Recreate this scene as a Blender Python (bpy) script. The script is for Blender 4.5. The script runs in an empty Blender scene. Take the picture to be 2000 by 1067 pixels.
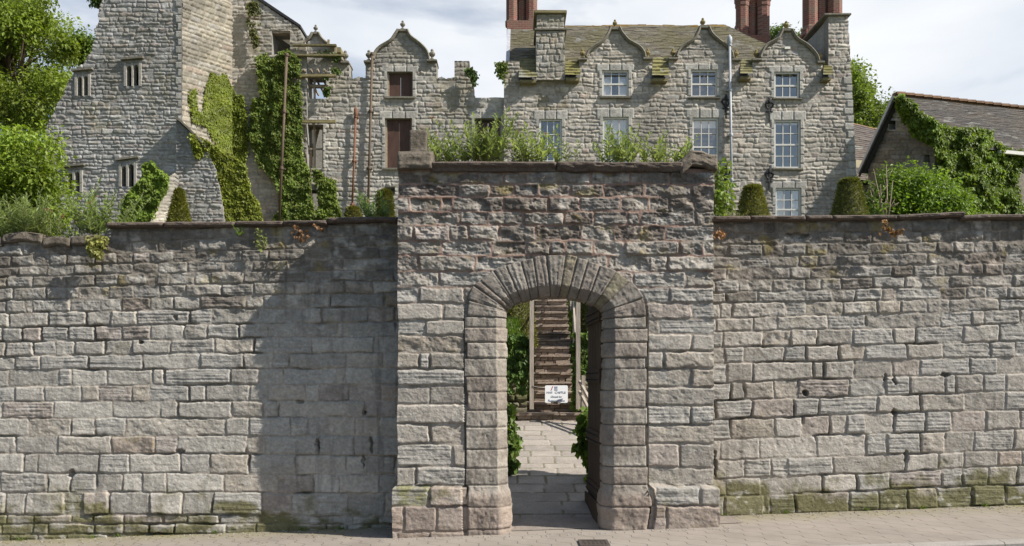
import bpy, math, random
import numpy as np
from mathutils import Vector, Matrix

S = bpy.context.scene
COL = S.collection
RAD = math.radians

# ------------------------------------------------------------------ camera, sky, sun
F, HY, CX, CZ = 1596.0, 740.0, 1000.0, 1.8      # focal length in photo pixels, horizon row, centre column, eye height
cam = bpy.data.cameras.new('camera')
cam.sensor_width = 36
cam.lens = F * 36 / 2000
cam.shift_y = (HY - 533.5) / 2000
cam.clip_end = 3000
camo = bpy.data.objects.new('camera', cam)
camo.location = (0, 0, CZ)
camo.rotation_euler = (RAD(90), 0, 0)
COL.objects.link(camo)
S.camera = camo

SUN = Vector((1.0, -0.385, 0.95)).normalized()     # towards the sun
sl = bpy.data.lights.new('sun', 'SUN')
sl.energy = 4.6
sl.angle = RAD(0.5)
sl.color = (1.0, 0.94, 0.85)
so = bpy.data.objects.new('sun', sl)
so.rotation_euler = (-SUN).to_track_quat('-Z', 'Y').to_euler()
so.location = (20, -10, 30)
COL.objects.link(so)

W = bpy.data.worlds.new('World')
S.world = W
W.use_nodes = True
nt = W.node_tree
bg = nt.nodes['Background']
sky = nt.nodes.new('ShaderNodeTexSky')
sky.sky_type = 'NISHITA'
sky.sun_disc = False
sky.sun_elevation = math.asin(SUN.z)
sky.sun_rotation = math.atan2(SUN.x, SUN.y)
sky.air_density = 1.0
sky.dust_density = 0.6
BGS = 0.085
bg.inputs['Strength'].default_value = BGS
tc = nt.nodes.new('ShaderNodeTexCoord')
mp = nt.nodes.new('ShaderNodeMapping')
mp.inputs['Scale'].default_value = (1.6, 1.0, 4.2)
mp.inputs['Location'].default_value = (0.35, 0.2, 0.1)
nt.links.new(tc.outputs['Generated'], mp.inputs['Vector'])
n1 = nt.nodes.new('ShaderNodeTexNoise')
n1.inputs['Scale'].default_value = 1.7
n1.inputs['Detail'].default_value = 9
n1.inputs['Roughness'].default_value = 0.52
n1.inputs['Distortion'].default_value = 0.25
nt.links.new(mp.outputs['Vector'], n1.inputs['Vector'])
sx = nt.nodes.new('ShaderNodeSeparateXYZ')
nt.links.new(tc.outputs['Generated'], sx.inputs[0])


def wmath(op, a, b=None, c=None):
    n = nt.nodes.new('ShaderNodeMath')
    n.operation = op
    for i, v in enumerate((a, b, c)):
        if v is None:
            continue
        if isinstance(v, (int, float)):
            n.inputs[i].default_value = v
        else:
            nt.links.new(v, n.inputs[i])
    return n.outputs[0]


# more cloud to the north-east (ahead), clearer behind the street
bias = wmath('ADD', wmath('MULTIPLY', sx.outputs['Y'], 0.14), wmath('MULTIPLY', sx.outputs['X'], 0.27))
cov = wmath('ADD', n1.outputs['Fac'], bias)
r1 = nt.nodes.new('ShaderNodeValToRGB')
r1.color_ramp.elements[0].position = 0.44
r1.color_ramp.elements[1].position = 0.62
nt.links.new(cov, r1.inputs['Fac'])
n2 = nt.nodes.new('ShaderNodeTexNoise')
n2.inputs['Scale'].default_value = 2.3
n2.inputs['Detail'].default_value = 8
n2.inputs['Distortion'].default_value = 0.2
nt.links.new(mp.outputs['Vector'], n2.inputs['Vector'])
r2 = nt.nodes.new('ShaderNodeValToRGB')
r2.color_ramp.elements[0].position = 0.36
r2.color_ramp.elements[0].color = (0.505, 0.54, 0.59, 1)
r2.color_ramp.elements[1].position = 0.64
r2.color_ramp.elements[1].color = (0.645, 0.66, 0.68, 1)
nt.links.new(wmath('ADD', n2.outputs['Fac'], wmath('MULTIPLY', sx.outputs['X'], -0.10)), r2.inputs['Fac'])
gain = nt.nodes.new('ShaderNodeVectorMath')
gain.operation = 'SCALE'
gain.inputs['Scale'].default_value = 1.0 / BGS
nt.links.new(r2.outputs['Color'], gain.inputs[0])
mx = nt.nodes.new('ShaderNodeMix')
mx.data_type = 'RGBA'
nt.links.new(r1.outputs['Color'], mx.inputs['Factor'])
nt.links.new(sky.outputs['Color'], mx.inputs['A'])
nt.links.new(gain.outputs[0], mx.inputs['B'])
nt.links.new(mx.outputs['Result'], bg.inputs['Color'])

S.view_settings.view_transform = 'Standard'
S.view_settings.look = 'None'
S.view_settings.exposure = 0.62
S.view_settings.gamma = 1
S.render.engine = 'CYCLES'
S.cycles.max_bounces = 8
S.cycles.transparent_max_bounces = 16


# ------------------------------------------------------------------ helpers
def P(px, py, Y):
    """point at distance Y that stands where photo pixel (px, py) shows it"""
    return Vector(((px - CX) * Y / F, Y, CZ - (py - HY) * Y / F))


def ground_z(x):
    return 0.035 * x


_tabs = {}


def vnoise(x, y, seed=0):
    t = _tabs.get(seed)
    if t is None:
        t = _tabs[seed] = np.random.RandomState(seed + 11).rand(256, 256)
    xi = np.floor(x).astype(int)
    yi = np.floor(y).astype(int)
    fx = x - xi
    fy = y - yi
    fx = fx * fx * (3 - 2 * fx)
    fy = fy * fy * (3 - 2 * fy)
    a = t[yi & 255, xi & 255]
    b = t[yi & 255, (xi + 1) & 255]
    c = t[(yi + 1) & 255, xi & 255]
    d = t[(yi + 1) & 255, (xi + 1) & 255]
    return (a + (b - a) * fx) * (1 - fy) + (c + (d - c) * fx) * fy


def fbm(x, y, octv=4, seed=0, gain=0.5):
    s = 0
    a = 1.0
    n = 0
    for o in range(octv):
        s = s + a * vnoise(x * 2 ** o + 17.3 * o, y * 2 ** o + 9.1 * o, seed + o)
        n += a
        a *= gain
    return s / n - 0.5                       # about -0.5..0.5


def in_poly(X, Y, poly):
    r = np.zeros(X.shape, bool)
    n = len(poly)
    for i in range(n):
        x0, y0 = poly[i]
        x1, y1 = poly[(i + 1) % n]
        if y0 == y1:
            continue
        c = ((Y > y0) != (Y > y1)) & (X < (x1 - x0) * (Y - y0) / (y1 - y0) + x0)
        r ^= c
    return r


def smooth(a, b, x):
    t = np.clip((x - a) / (b - a), 0, 1)
    return t * t * (3 - 2 * t)


def tag(o, label=None, cat=None, group=None, kind=None):
    if label:
        o['label'] = label
    if cat:
        o['category'] = cat
    if group:
        o['group'] = group
    if kind:
        o['kind'] = kind
    return o


def empty(name, loc, label, cat, group=None):
    o = bpy.data.objects.new(name, None)
    o.empty_display_size = 0.2
    o.location = loc
    COL.objects.link(o)
    return tag(o, label, cat, group)


def link(name, me, mat, parent=None):
    o = bpy.data.objects.new(name, me)
    me.name = name
    if mat is not None:
        me.materials.append(mat)
    COL.objects.link(o)
    if parent is not None:
        o.parent = parent
        if parent.parent is None:
            o.matrix_parent_inverse = Matrix.Translation(-Vector(parent.location))
    return o


def np_mesh(name, V, Fq, mat, parent=None, col=None, smooth_=True, nsmooth=None):
    """V (n,3), Fq (m,4) quads or (m,3) triangles; all in world coordinates"""
    V = np.asarray(V, np.float32)
    Fq = np.asarray(Fq, np.int32)
    k = Fq.shape[1]
    me = bpy.data.meshes.new(name)
    me.vertices.add(len(V))
    me.vertices.foreach_set('co', V.ravel())
    me.loops.add(Fq.size)
    me.loops.foreach_set('vertex_index', Fq.ravel())
    me.polygons.add(len(Fq))
    me.polygons.foreach_set('loop_start', np.arange(0, Fq.size, k, dtype=np.int32))
    me.polygons.foreach_set('loop_total', np.full(len(Fq), k, np.int32))
    sm = np.full(len(Fq), smooth_, bool)
    if nsmooth is not None:
        sm[nsmooth:] = False
    me.update(calc_edges=True)
    me.polygons.foreach_set('use_smooth', sm)
    if col is not None:
        at = me.color_attributes.new('Col', 'FLOAT_COLOR', 'POINT')
        c = np.ones((len(V), 4), np.float32)
        c[:, :3] = np.clip(col, 0, 1)
        at.data.foreach_set('color', c.ravel())
    me.validate()
    me.update()
    return link(name, me, mat, parent)


class MB:
    """collects simple shapes into one mesh"""

    def __init__(self):
        self.v = []
        self.f = []
        self.sm = []

    def add(self, vs, fs, sm=False):
        n = len(self.v)
        self.v += [tuple(p) for p in vs]
        self.f += [[i + n for i in f] for f in fs]
        self.sm += [sm] * len(fs)
        return self

    def box(self, a, b, jit=0.0, rnd=random):
        (x0, y0, z0), (x1, y1, z1) = a, b
        vs = [(x0, y0, z0), (x1, y0, z0), (x1, y1, z0), (x0, y1, z0), (x0, y0, z1), (x1, y0, z1), (x1, y1, z1), (x0, y1, z1)]
        if jit:
            vs = [tuple(c + rnd.uniform(-jit, jit) for c in p) for p in vs]
        return self.add(vs, [(0, 3, 2, 1), (4, 5, 6, 7), (0, 1, 5, 4), (1, 2, 6, 5), (2, 3, 7, 6), (3, 0, 4, 7)])

    def bar(self, a, b, w, h=None, up=(0, 0, 1)):
        a, b = Vector(a), Vector(b)
        h = h or w
        d = (b - a).normalized()
        u = Vector(up)
        if abs(d.dot(u)) > 0.95:
            u = Vector((0, 1, 0))
        s = d.cross(u).normalized()
        u = s.cross(d)
        vs = []
        for p in (a, b):
            for sx_, sy_ in ((-1, -1), (1, -1), (1, 1), (-1, 1)):
                vs.append(p + s * sx_ * w / 2 + u * sy_ * h / 2)
        return self.add(vs, [(3, 2, 1, 0), (4, 5, 6, 7), (0, 1, 5, 4), (1, 2, 6, 5), (2, 3, 7, 6), (3, 0, 4, 7)])

    def tube(self, pts, r, n=6):
        pts = [Vector(p) for p in pts]
        rs = r if isinstance(r, (list, tuple)) else [r] * len(pts)
        vs, fs = [], []
        for i, p in enumerate(pts):
            d = (pts[min(i + 1, len(pts) - 1)] - pts[max(i - 1, 0)]).normalized()
            u = Vector((0, 0, 1)) if abs(d.z) < 0.9 else Vector((0, 1, 0))
            s = d.cross(u).normalized()
            u = s.cross(d)
            for k in range(n):
                a = 2 * math.pi * k / n
                vs.append(p + (s * math.cos(a) + u * math.sin(a)) * rs[i])
        for i in range(len(pts) - 1):
            for k in range(n):
                fs.append((i * n + k, i * n + (k + 1) % n, (i + 1) * n + (k + 1) % n, (i + 1) * n + k))
        fs.append(tuple(range(n - 1, -1, -1)))
        fs.append(tuple((len(pts) - 1) * n + k for k in range(n)))
        return self.add(vs, fs, True)

    def lathe(self, c, prof, n=12):
        """prof = [(r, z)]"""
        vs, fs = [], []
        for r, z in prof:
            for k in range(n):
                a = 2 * math.pi * k / n + 0.3
                vs.append((c[0] + r * math.cos(a), c[1] + r * math.sin(a), c[2] + z))
        for i in range(len(prof) - 1):
            for k in range(n):
                fs.append((i * n + k, i * n + (k + 1) % n, (i + 1) * n + (k + 1) % n, (i + 1) * n + k))
        fs.append(tuple(range(n - 1, -1, -1)))
        fs.append(tuple((len(prof) - 1) * n + k for k in range(n)))
        return self.add(vs, fs, n > 8)

    def prism(self, poly, d):
        """poly: 3-D points of one flat face; d: extrusion vector"""
        n = len(poly)
        d = Vector(d)
        a = [Vector(p) for p in poly]
        b = [p + d for p in a]
        fs = [tuple(range(n)), tuple(range(2 * n - 1, n - 1, -1))]
        for i in range(n):
            j = (i + 1) % n
            fs.append((i, i + n, j + n, j))
        return self.add(a + b, fs)

    def build(self, name, mat, parent=None, bevel=0.0):
        me = bpy.data.meshes.new(name)
        me.from_pydata(self.v, [], self.f)
        me.polygons.foreach_set('use_smooth', self.sm)
        import bmesh
        bm = bmesh.new()
        bm.from_mesh(me)
        bmesh.ops.recalc_face_normals(bm, faces=bm.faces)
        if bevel:
            bmesh.ops.bevel(bm, geom=list(bm.edges), offset=bevel, segments=2, affect='EDGES', clamp_overlap=True)
        bm.to_mesh(me)
        bm.free()
        me.update()
        return link(name, me, mat, parent)


# ------------------------------------------------------------------ materials
def new_mat(name):
    m = bpy.data.materials.new(name)
    m.use_nodes = True
    t = m.node_tree
    return m, t, t.nodes['Principled BSDF']


def nn(t, kind, **kw):
    n = t.nodes.new(kind)
    for k, v in kw.items():
        if k in n.inputs:
            n.inputs[k].default_value = v
        else:
            setattr(n, k, v)
    return n


def tmath(t, op, *a):
    n = t.nodes.new('ShaderNodeMath')
    n.operation = op
    for i, v in enumerate(a):
        if isinstance(v, (int, float)):
            n.inputs[i].default_value = v
        else:
            t.links.new(v, n.inputs[i])
    return n.outputs[0]


def mixc(t, fac, a, b, mode='MIX'):
    n = t.nodes.new('ShaderNodeMix')
    n.data_type = 'RGBA'
    n.blend_type = mode
    for s, v in ((n.inputs['Factor'], fac), (n.inputs['A'], a), (n.inputs['B'], b)):
        if isinstance(v, (int, float)):
            s.default_value = v
        elif isinstance(v, tuple):
            s.default_value = (*v, 1) if len(v) == 3 else v
        else:
            t.links.new(v, s)
    return n.outputs['Result']


def grain_mat(name, color=None, var=0.35, scale=30, bump=0.3, bscale=60, dist=0.01, rough=0.92, attr=False, stretch=(1, 1, 1)):
    """mottled matte material; colour from the mesh attribute Col or a plain colour"""
    m, t, b = new_mat(name)
    tcn = nn(t, 'ShaderNodeTexCoord')
    mpn = nn(t, 'ShaderNodeMapping')
    mpn.inputs['Scale'].default_value = stretch
    t.links.new(tcn.outputs['Object'], mpn.inputs[0])
    if attr:
        base = nn(t, 'ShaderNodeAttribute', attribute_name='Col').outputs['Color']
    else:
        base = color
    a = nn(t, 'ShaderNodeTexNoise', Scale=scale, Detail=8.0, Roughness=0.65)
    c = nn(t, 'ShaderNodeTexNoise', Scale=scale * 0.11, Detail=5.0, Roughness=0.6)
    t.links.new(mpn.outputs[0], a.inputs['Vector'])
    t.links.new(mpn.outputs[0], c.inputs['Vector'])
    f = tmath(t, 'ADD', tmath(t, 'MULTIPLY', a.outputs['Fac'], 0.65), tmath(t, 'MULTIPLY', c.outputs['Fac'], 0.35))
    mr = nn(t, 'ShaderNodeMapRange')
    mr.inputs['From Min'].default_value = 0.3
    mr.inputs['From Max'].default_value = 0.7
    mr.inputs['To Min'].default_value = 1 - var
    mr.inputs['To Max'].default_value = 1 + var * 0.8
    t.links.new(f, mr.inputs['Value'])
    vm = nn(t, 'ShaderNodeVectorMath')
    vm.operation = 'SCALE'
    if isinstance(base, tuple):
        vm.inputs[0].default_value = base
    else:
        t.links.new(base, vm.inputs[0])
    t.links.new(mr.outputs[0], vm.inputs['Scale'])
    t.links.new(vm.outputs[0], b.inputs['Base Color'])
    b.inputs['Roughness'].default_value = rough
    b.inputs['Specular IOR Level'].default_value = 0.25
    if bump:
        d = nn(t, 'ShaderNodeTexNoise', Scale=bscale, Detail=7.0, Roughness=0.7)
        t.links.new(mpn.outputs[0], d.inputs['Vector'])
        bp = nn(t, 'ShaderNodeBump', Strength=bump, Distance=dist)
        t.links.new(d.outputs['Fac'], bp.inputs['Height'])
        t.links.new(bp.outputs[0], b.inputs['Normal'])
    return m


def leaf_mat(name, trans=0.35, rough=0.5):
    m, t, b = new_mat(name)
    at = nn(t, 'ShaderNodeAttribute', attribute_name='Col').outputs['Color']
    t.links.new(at, b.inputs['Base Color'])
    b.inputs['Roughness'].default_value = rough
    b.inputs['Specular IOR Level'].default_value = 0.35
    tr = nn(t, 'ShaderNodeBsdfTranslucent')
    g = nn(t, 'ShaderNodeVectorMath')
    g.operation = 'MULTIPLY'
    g.inputs[1].default_value = (1.35, 1.4, 0.6)
    t.links.new(at, g.inputs[0])
    t.links.new(g.outputs[0], tr.inputs['Color'])
    mxs = nn(t, 'ShaderNodeMixShader')
    mxs.inputs[0].default_value = trans + .05
    t.links.new(b.outputs[0], mxs.inputs[1])
    t.links.new(tr.outputs[0], mxs.inputs[2])
    t.links.new(mxs.outputs[0], t.nodes['Material Output'].inputs['Surface'])
    return m


def plain_mat(name, color, rough=0.6, metal=0.0, spec=0.4):
    m, t, b = new_mat(name)
    b.inputs['Base Color'].default_value = (*color, 1)
    b.inputs['Roughness'].default_value = rough
    b.inputs['Metallic'].default_value = metal
    b.inputs['Specular IOR Level'].default_value = spec
    return m


M = {}
M['near_stone'] = grain_mat('near_stone', attr=True, var=0.34, scale=34, bump=0.55, bscale=46, dist=0.02)
M['far_stone'] = grain_mat('far_stone', attr=True, var=0.30, scale=7, bump=0.5, bscale=9, dist=0.06)
M['coping'] = grain_mat('coping', (0.125, 0.098, 0.080), var=0.55, scale=22, bump=0.8, bscale=24, dist=0.03)
M['cap_stone'] = grain_mat('cap_stone', (0.165, 0.140, 0.110), var=0.6, scale=20, bump=0.9, bscale=22, dist=0.03)
M['dressed'] = grain_mat('dressed', (0.33, 0.315, 0.28), var=0.4, scale=9, bump=0.4, bscale=14, dist=0.03)
M['dressed_dark'] = grain_mat('dressed_dark', (0.20, 0.185, 0.15), var=0.5, scale=9, bump=0.5, bscale=14, dist=0.03)
M['lichen_stone'] = grain_mat('lichen_stone', (0.25, 0.20, 0.09), var=0.6, scale=12, bump=0.5, bscale=14, dist=0.03)
M['leaf'] = leaf_mat('leaf')
M['needle'] = leaf_mat('needle', 0.15, 0.7)
M['bark'] = grain_mat('bark', (0.10, 0.075, 0.05), var=0.5, scale=6, bump=1, bscale=8, dist=0.1, stretch=(1, 1, 0.3))
M['stem'] = grain_mat('stem', (0.17, 0.19, 0.08), var=0.4, scale=40, bump=0)
M['twig'] = grain_mat('twig', (0.30, 0.24, 0.17), var=0.4, scale=40, bump=0)
M['white_paint'] = grain_mat('white_paint', (0.62, 0.61, 0.57), var=0.12, scale=12, bump=0.1, bscale=20, dist=0.01, rough=0.5)
M['board'] = grain_mat('board', (0.085, 0.048, 0.036), var=0.45, scale=5, bump=0.15, bscale=9, dist=0.03, rough=0.6, stretch=(1, 1, 0.4))
M['timber'] = grain_mat('timber', (0.33, 0.27, 0.20), var=0.4, scale=9, bump=0.4, bscale=14, dist=0.03, stretch=(1, 1, 1))
M['old_post'] = grain_mat('old_post', (0.40, 0.345, 0.29), var=0.4, scale=26, bump=0.5, bscale=40, dist=0.02, stretch=(1, 1, 0.12))
M['mossy_wood'] = grain_mat('mossy_wood', (0.22, 0.19, 0.10), var=0.5, scale=9, bump=0.4, bscale=14, dist=0.03)
M['door_wood'] = grain_mat('door_wood', (0.085, 0.058, 0.043), var=0.45, scale=22, bump=0.6, bscale=30, dist=0.02, stretch=(1, 1, 0.12))
M['iron'] = grain_mat('iron', (0.035, 0.034, 0.036), var=0.4, scale=30, bump=0.3, bscale=50, dist=0.01, rough=0.6)
M['rust'] = grain_mat('rust', (0.19, 0.095, 0.06), var=0.45, scale=14, bump=0.3, bscale=30, dist=0.01, rough=0.8)
M['brown_pipe'] = grain_mat('brown_pipe', (0.115, 0.085, 0.06), var=0.4, scale=14, bump=0.3, bscale=30, dist=0.01, rough=0.7)
M['grey_pipe'] = grain_mat('grey_pipe', (0.40, 0.42, 0.45), var=0.2, scale=10, bump=0.1, bscale=30, dist=0.01, rough=0.45)
M['ridge_tile'] = grain_mat('ridge_tile', (0.20, 0.125, 0.08), var=0.55, scale=3.5, bump=0.3, bscale=9, dist=0.03)
M['lead'] = grain_mat('lead', (0.42, 0.44, 0.47), var=0.3, scale=5, bump=0.3, bscale=9, dist=0.05, rough=0.6)
M['cream'] = grain_mat('cream', (0.68, 0.60, 0.42), var=0.15, scale=8, bump=0.1)
M['curtain'] = grain_mat('curtain', (0.78, 0.78, 0.78), var=0.12, scale=6, bump=0, stretch=(6, 6, 0.3))
M['room'] = plain_mat('room', (0.10, 0.095, 0.09), 0.95)
M['slate'] = grain_mat('slate', attr=True, var=0.3, scale=7, bump=0.4, bscale=12, dist=0.03, rough=0.8)
M['sign_board'] = grain_mat('sign_board', (0.80, 0.81, 0.82), var=0.05, scale=10, bump=0, rough=0.4)
M['sign_ink'] = plain_mat('sign_ink', (0.24, 0.27, 0.36), 0.6)
M['sign_red'] = plain_mat('sign_red', (0.45, 0.06, 0.07), 0.6)
M['cover_iron'] = grain_mat('cover_iron', (0.085, 0.07, 0.06), var=0.4, scale=60, bump=0.8, bscale=90, dist=0.01, rough=0.7)
M['soil'] = grain_mat('soil', (0.12, 0.12, 0.055), var=0.5, scale=4, bump=1, bscale=6, dist=0.1)
M['asphalt'] = grain_mat('asphalt', (0.055, 0.053, 0.052), var=0.35, scale=60, bump=0.5, bscale=120, dist=0.006)
M['kerb'] = grain_mat('kerb', (0.33, 0.30, 0.27), var=0.25, scale=40, bump=0.4, bscale=60, dist=0.006)
M['rope'] = plain_mat('rope', (0.5, 0.46, 0.4), 0.9)

# glass: part mirror, part clear
m, t, b = new_mat('window_glass')
gl = nn(t, 'ShaderNodeBsdfGlossy')
gl.inputs['Roughness'].default_value = 0.04
gl.inputs['Color'].default_value = (0.93, 0.85, 0.76, 1)
tp = nn(t, 'ShaderNodeBsdfTransparent')
ms = nn(t, 'ShaderNodeMixShader')
ms.inputs[0].default_value = 0.30
wv = nn(t, 'ShaderNodeTexNoise', Scale=2.5, Detail=2.0)
tco = nn(t, 'ShaderNodeTexCoord')
t.links.new(tco.outputs['Object'], wv.inputs['Vector'])
bp = nn(t, 'ShaderNodeBump', Strength=0.12, Distance=0.05)
t.links.new(wv.outputs['Fac'], bp.inputs['Height'])
t.links.new(bp.outputs[0], gl.inputs['Normal'])
t.links.new(tp.outputs[0], ms.inputs[1])
t.links.new(gl.outputs[0], ms.inputs[2])
t.links.new(ms.outputs[0], t.nodes['Material Output'].inputs['Surface'])
M['glass'] = m

# red brick
m, t, b = new_mat('red_brick')
tco = nn(t, 'ShaderNodeTexCoord')
sp = nn(t, 'ShaderNodeSeparateXYZ')
t.links.new(tco.outputs['Object'], sp.inputs[0])
cb = nn(t, 'ShaderNodeCombineXYZ')
t.links.new(tmath(t, 'ADD', sp.outputs['X'], tmath(t, 'MULTIPLY', sp.outputs['Y'], 0.8)), cb.inputs['X'])
t.links.new(sp.outputs['Z'], cb.inputs['Y'])
bk = nn(t, 'ShaderNodeTexBrick')
bk.inputs['Scale'].default_value = 1.0
bk.inputs['Brick Width'].default_value = 0.28
bk.inputs['Row Height'].default_value = 0.10
bk.inputs['Mortar Size'].default_value = 0.014
bk.inputs['Color1'].default_value = (0.23, 0.075, 0.05, 1)
bk.inputs['Color2'].default_value = (0.16, 0.06, 0.045, 1)
bk.inputs['Mortar'].default_value = (0.24, 0.17, 0.14, 1)
t.links.new(cb.outputs[0], bk.inputs['Vector'])
no = nn(t, 'ShaderNodeTexNoise', Scale=2.2, Detail=6.0, Roughness=0.7)
t.links.new(tco.outputs['Object'], no.inputs['Vector'])
rr = nn(t, 'ShaderNodeValToRGB')
rr.color_ramp.elements[0].position = 0.45
rr.color_ramp.elements[1].position = 0.75
t.links.new(no.outputs['Fac'], rr.inputs['Fac'])
t.links.new(mixc(t, rr.outputs['Color'], bk.outputs['Color'], (0.17, 0.145, 0.105)), b.inputs['Base Color'])
b.inputs['Roughness'].default_value = 0.9
bpn = nn(t, 'ShaderNodeBump', Strength=0.6, Distance=0.02)
t.links.new(bk.outputs['Fac'], bpn.inputs['Height'])
bpn.invert = True
t.links.new(bpn.outputs[0], b.inputs['Normal'])
M['brick'] = m

# interlocking S-shaped paving
m, t, b = new_mat('paving')
tco = nn(t, 'ShaderNodeTexCoord')
sp = nn(t, 'ShaderNodeSeparateXYZ')
t.links.new(tco.outputs['Object'], sp.inputs[0])
X_, Y_ = sp.outputs['X'], sp.outputs['Y']
xr = tmath(t, 'ADD', X_, tmath(t, 'MULTIPLY', Y_, 0.62))
yr = tmath(t, 'SUBTRACT', Y_, tmath(t, 'MULTIPLY', X_, 0.10))
wav = tmath(t, 'MULTIPLY', tmath(t, 'SINE', tmath(t, 'MULTIPLY', yr, 2 * math.pi / 0.26)), 0.034)
u = tmath(t, 'DIVIDE', tmath(t, 'ADD', xr, wav), 0.225)
fr = tmath(t, 'ABSOLUTE', tmath(t, 'SUBTRACT', tmath(t, 'FRACT', u), 0.5))
j1 = tmath(t, 'GREATER_THAN', fr, 0.478)
par = tmath(t, 'MULTIPLY', tmath(t, 'FLOORED_MODULO', tmath(t, 'FLOOR', tmath(t, 'ADD', u, 0.0)), 2.0), 0.0537)
v = tmath(t, 'DIVIDE', tmath(t, 'ADD', yr, par), 0.1075)
fv = tmath(t, 'ABSOLUTE', tmath(t, 'SUBTRACT', tmath(t, 'FRACT', v), 0.5))
j2 = tmath(t, 'MULTIPLY', tmath(t, 'GREATER_THAN', fv, 0.475), 0.10)
nz = nn(t, 'ShaderNodeTexNoise', Scale=5.0, Detail=4.0)
t.links.new(tco.outputs['Object'], nz.inputs['Vector'])
jj = tmath(t, 'MULTIPLY', tmath(t, 'MAXIMUM', j1, j2), tmath(t, 'MULTIPLY_ADD', nz.outputs['Fac'], 1.2, 0.25))
n3 = nn(t, 'ShaderNodeTexNoise', Scale=140.0, Detail=4.0, Roughness=0.7)
n4 = nn(t, 'ShaderNodeTexNoise', Scale=2.2, Detail=6.0, Roughness=0.65)
for q in (n3, n4):
    t.links.new(tco.outputs['Object'], q.inputs['Vector'])
c0 = mixc(t, n3.outputs['Fac'], (0.225, 0.195, 0.165), (0.345, 0.305, 0.265))
# green film of algae along the foot of the walls
al = tmath(t, 'MULTIPLY', tmath(t, 'MULTIPLY_ADD', Y_, 1.6, -15.35), tmath(t, 'MULTIPLY_ADD', n4.outputs['Fac'], 2.4, -0.6))
al.node.use_clamp = True
n5 = nn(t, 'ShaderNodeTexNoise', Scale=0.9, Detail=7.0, Roughness=0.7)
t.links.new(tco.outputs['Object'], n5.inputs['Vector'])
di = tmath(t, 'MULTIPLY_ADD', n5.outputs['Fac'], 4.0, -1.9)
di.node.use_clamp = True
c0 = mixc(t, tmath(t, 'MULTIPLY', di, 0.45), c0, (0.15, 0.125, 0.10))
c1 = mixc(t, al, c0, (0.20, 0.185, 0.085))
d1 = tmath(t, 'MULTIPLY_ADD', n4.outputs['Fac'], 0.5, 0.75)
vm = nn(t, 'ShaderNodeVectorMath')
vm.operation = 'SCALE'
t.links.new(c1, vm.inputs[0])
t.links.new(d1, vm.inputs['Scale'])
t.links.new(mixc(t, jj, vm.outputs[0], (0.075, 0.062, 0.048)), b.inputs['Base Color'])
b.inputs['Roughness'].default_value = 0.9
bpn = nn(t, 'ShaderNodeBump', Strength=0.5, Distance=0.006)
bpn.invert = True
t.links.new(jj, bpn.inputs['Height'])
t.links.new(bpn.outputs[0], b.inputs['Normal'])
M['paving'] = m


# ------------------------------------------------------------------ masonry as a height field
def field(xs, ys, lines, joints, seed, wob=2.0, wsc=22.0, jw=0.9, bev=2.7, rc=3.2, off=0.009, slant=0.06, x0=None, x1=None):
    """stones of a coursed wall on a pixel grid. lines: (n, len(xs)) rows of bed joints; joints: per course the x of the upright joints"""
    rs = np.random.RandomState(seed)
    X, Y = np.meshgrid(xs, ys)
    Xw = X + wob * 2 * fbm(X / wsc, Y / wsc, 3, seed + 1)
    Yw = Y + wob * 2 * fbm(X / wsc, Y / wsc, 3, seed + 5)
    Xw = Xw + wob * .9 * fbm(X / 6, Y / 6, 2, seed + 2)
    Yw = Yw + wob * .9 * fbm(X / 7, Y / 6, 2, seed + 6)
    L = np.asarray(lines)
    n = len(L)
    ci = np.zeros(X.shape, int)
    for k in range(1, n - 1):
        ci += Yw > L[k][None, :]
    top = np.take_along_axis(L, ci, 0)
    bot = np.take_along_axis(L, ci + 1, 0)
    x0 = xs[0] - 30 if x0 is None else x0
    x1 = xs[-1] + 30 if x1 is None else x1
    J0 = np.zeros(X.shape)
    J1 = np.zeros(X.shape)
    ID = np.zeros(X.shape, int)
    for c in range(n - 1):
        mk = ci == c
        if not mk.any():
            continue
        js = np.array([x0] + sorted(joints[c]) + [x1], float)
        sl_ = rs.uniform(-slant, slant, len(js))
        sl_[0] = sl_[-1] = 0
        xm = Xw[mk]
        yr_ = (Yw[mk] - (top[mk] + bot[mk]) / 2)
        idx = np.clip(np.searchsorted(js, xm) - 1, 0, len(js) - 2)
        lo = js[idx] + sl_[idx] * yr_
        idx = np.where(xm < lo, np.maximum(idx - 1, 0), idx)
        hi = js[idx + 1] + sl_[idx + 1] * yr_
        idx = np.where(xm > hi, np.minimum(idx + 1, len(js) - 2), idx)
        J0[mk] = js[idx] + sl_[idx] * yr_
        J1[mk] = js[idx + 1] + sl_[idx + 1] * yr_
        ID[mk] = c * 150 + idx
    dx = np.minimum(Xw - J0, J1 - Xw)
    dy = np.minimum(Yw - top, bot - Yw)
    rcs = rc * (0.4 + 1.2 * rs.rand(n * 150))[ID]
    cor = (dx < rcs) & (dy < rcs)
    d = np.where(cor, rcs - np.hypot(rcs - dx, rcs - dy), np.minimum(dx, dy))
    jn = jw * (0.45 + 1.6 * np.clip(fbm(X / 38, Y / 38, 3, seed + 9) + 0.45, 0, 1))
    e = np.clip((d - jn) / bev, 0, 1)
    prof = 1 - (1 - e) ** 2.2
    R1 = rs.rand(n * 150)
    return dict(X=X, Y=Y, ci=ci, ID=ID, d=d, dx=dx, dy=dy, e=e, prof=prof, jn=jn, u=(Xw - J0) / (J1 - J0) - 0.5, v=(Yw - top) / (bot - top) - 0.5,
                off=off * (rs.rand(n * 150) * 2 - 1)[ID], r1=R1[ID], r2=rs.rand(n * 150)[ID], r3=rs.rand(n * 150)[ID], r4=rs.rand(n * 150)[ID],
                tx=(rs.rand(n * 150) - 0.5)[ID], ty=(rs.rand(n * 150) - 0.5)[ID])


def lerp3(a, b, t):
    return a + (np.asarray(b) - a) * t[..., None]


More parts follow.
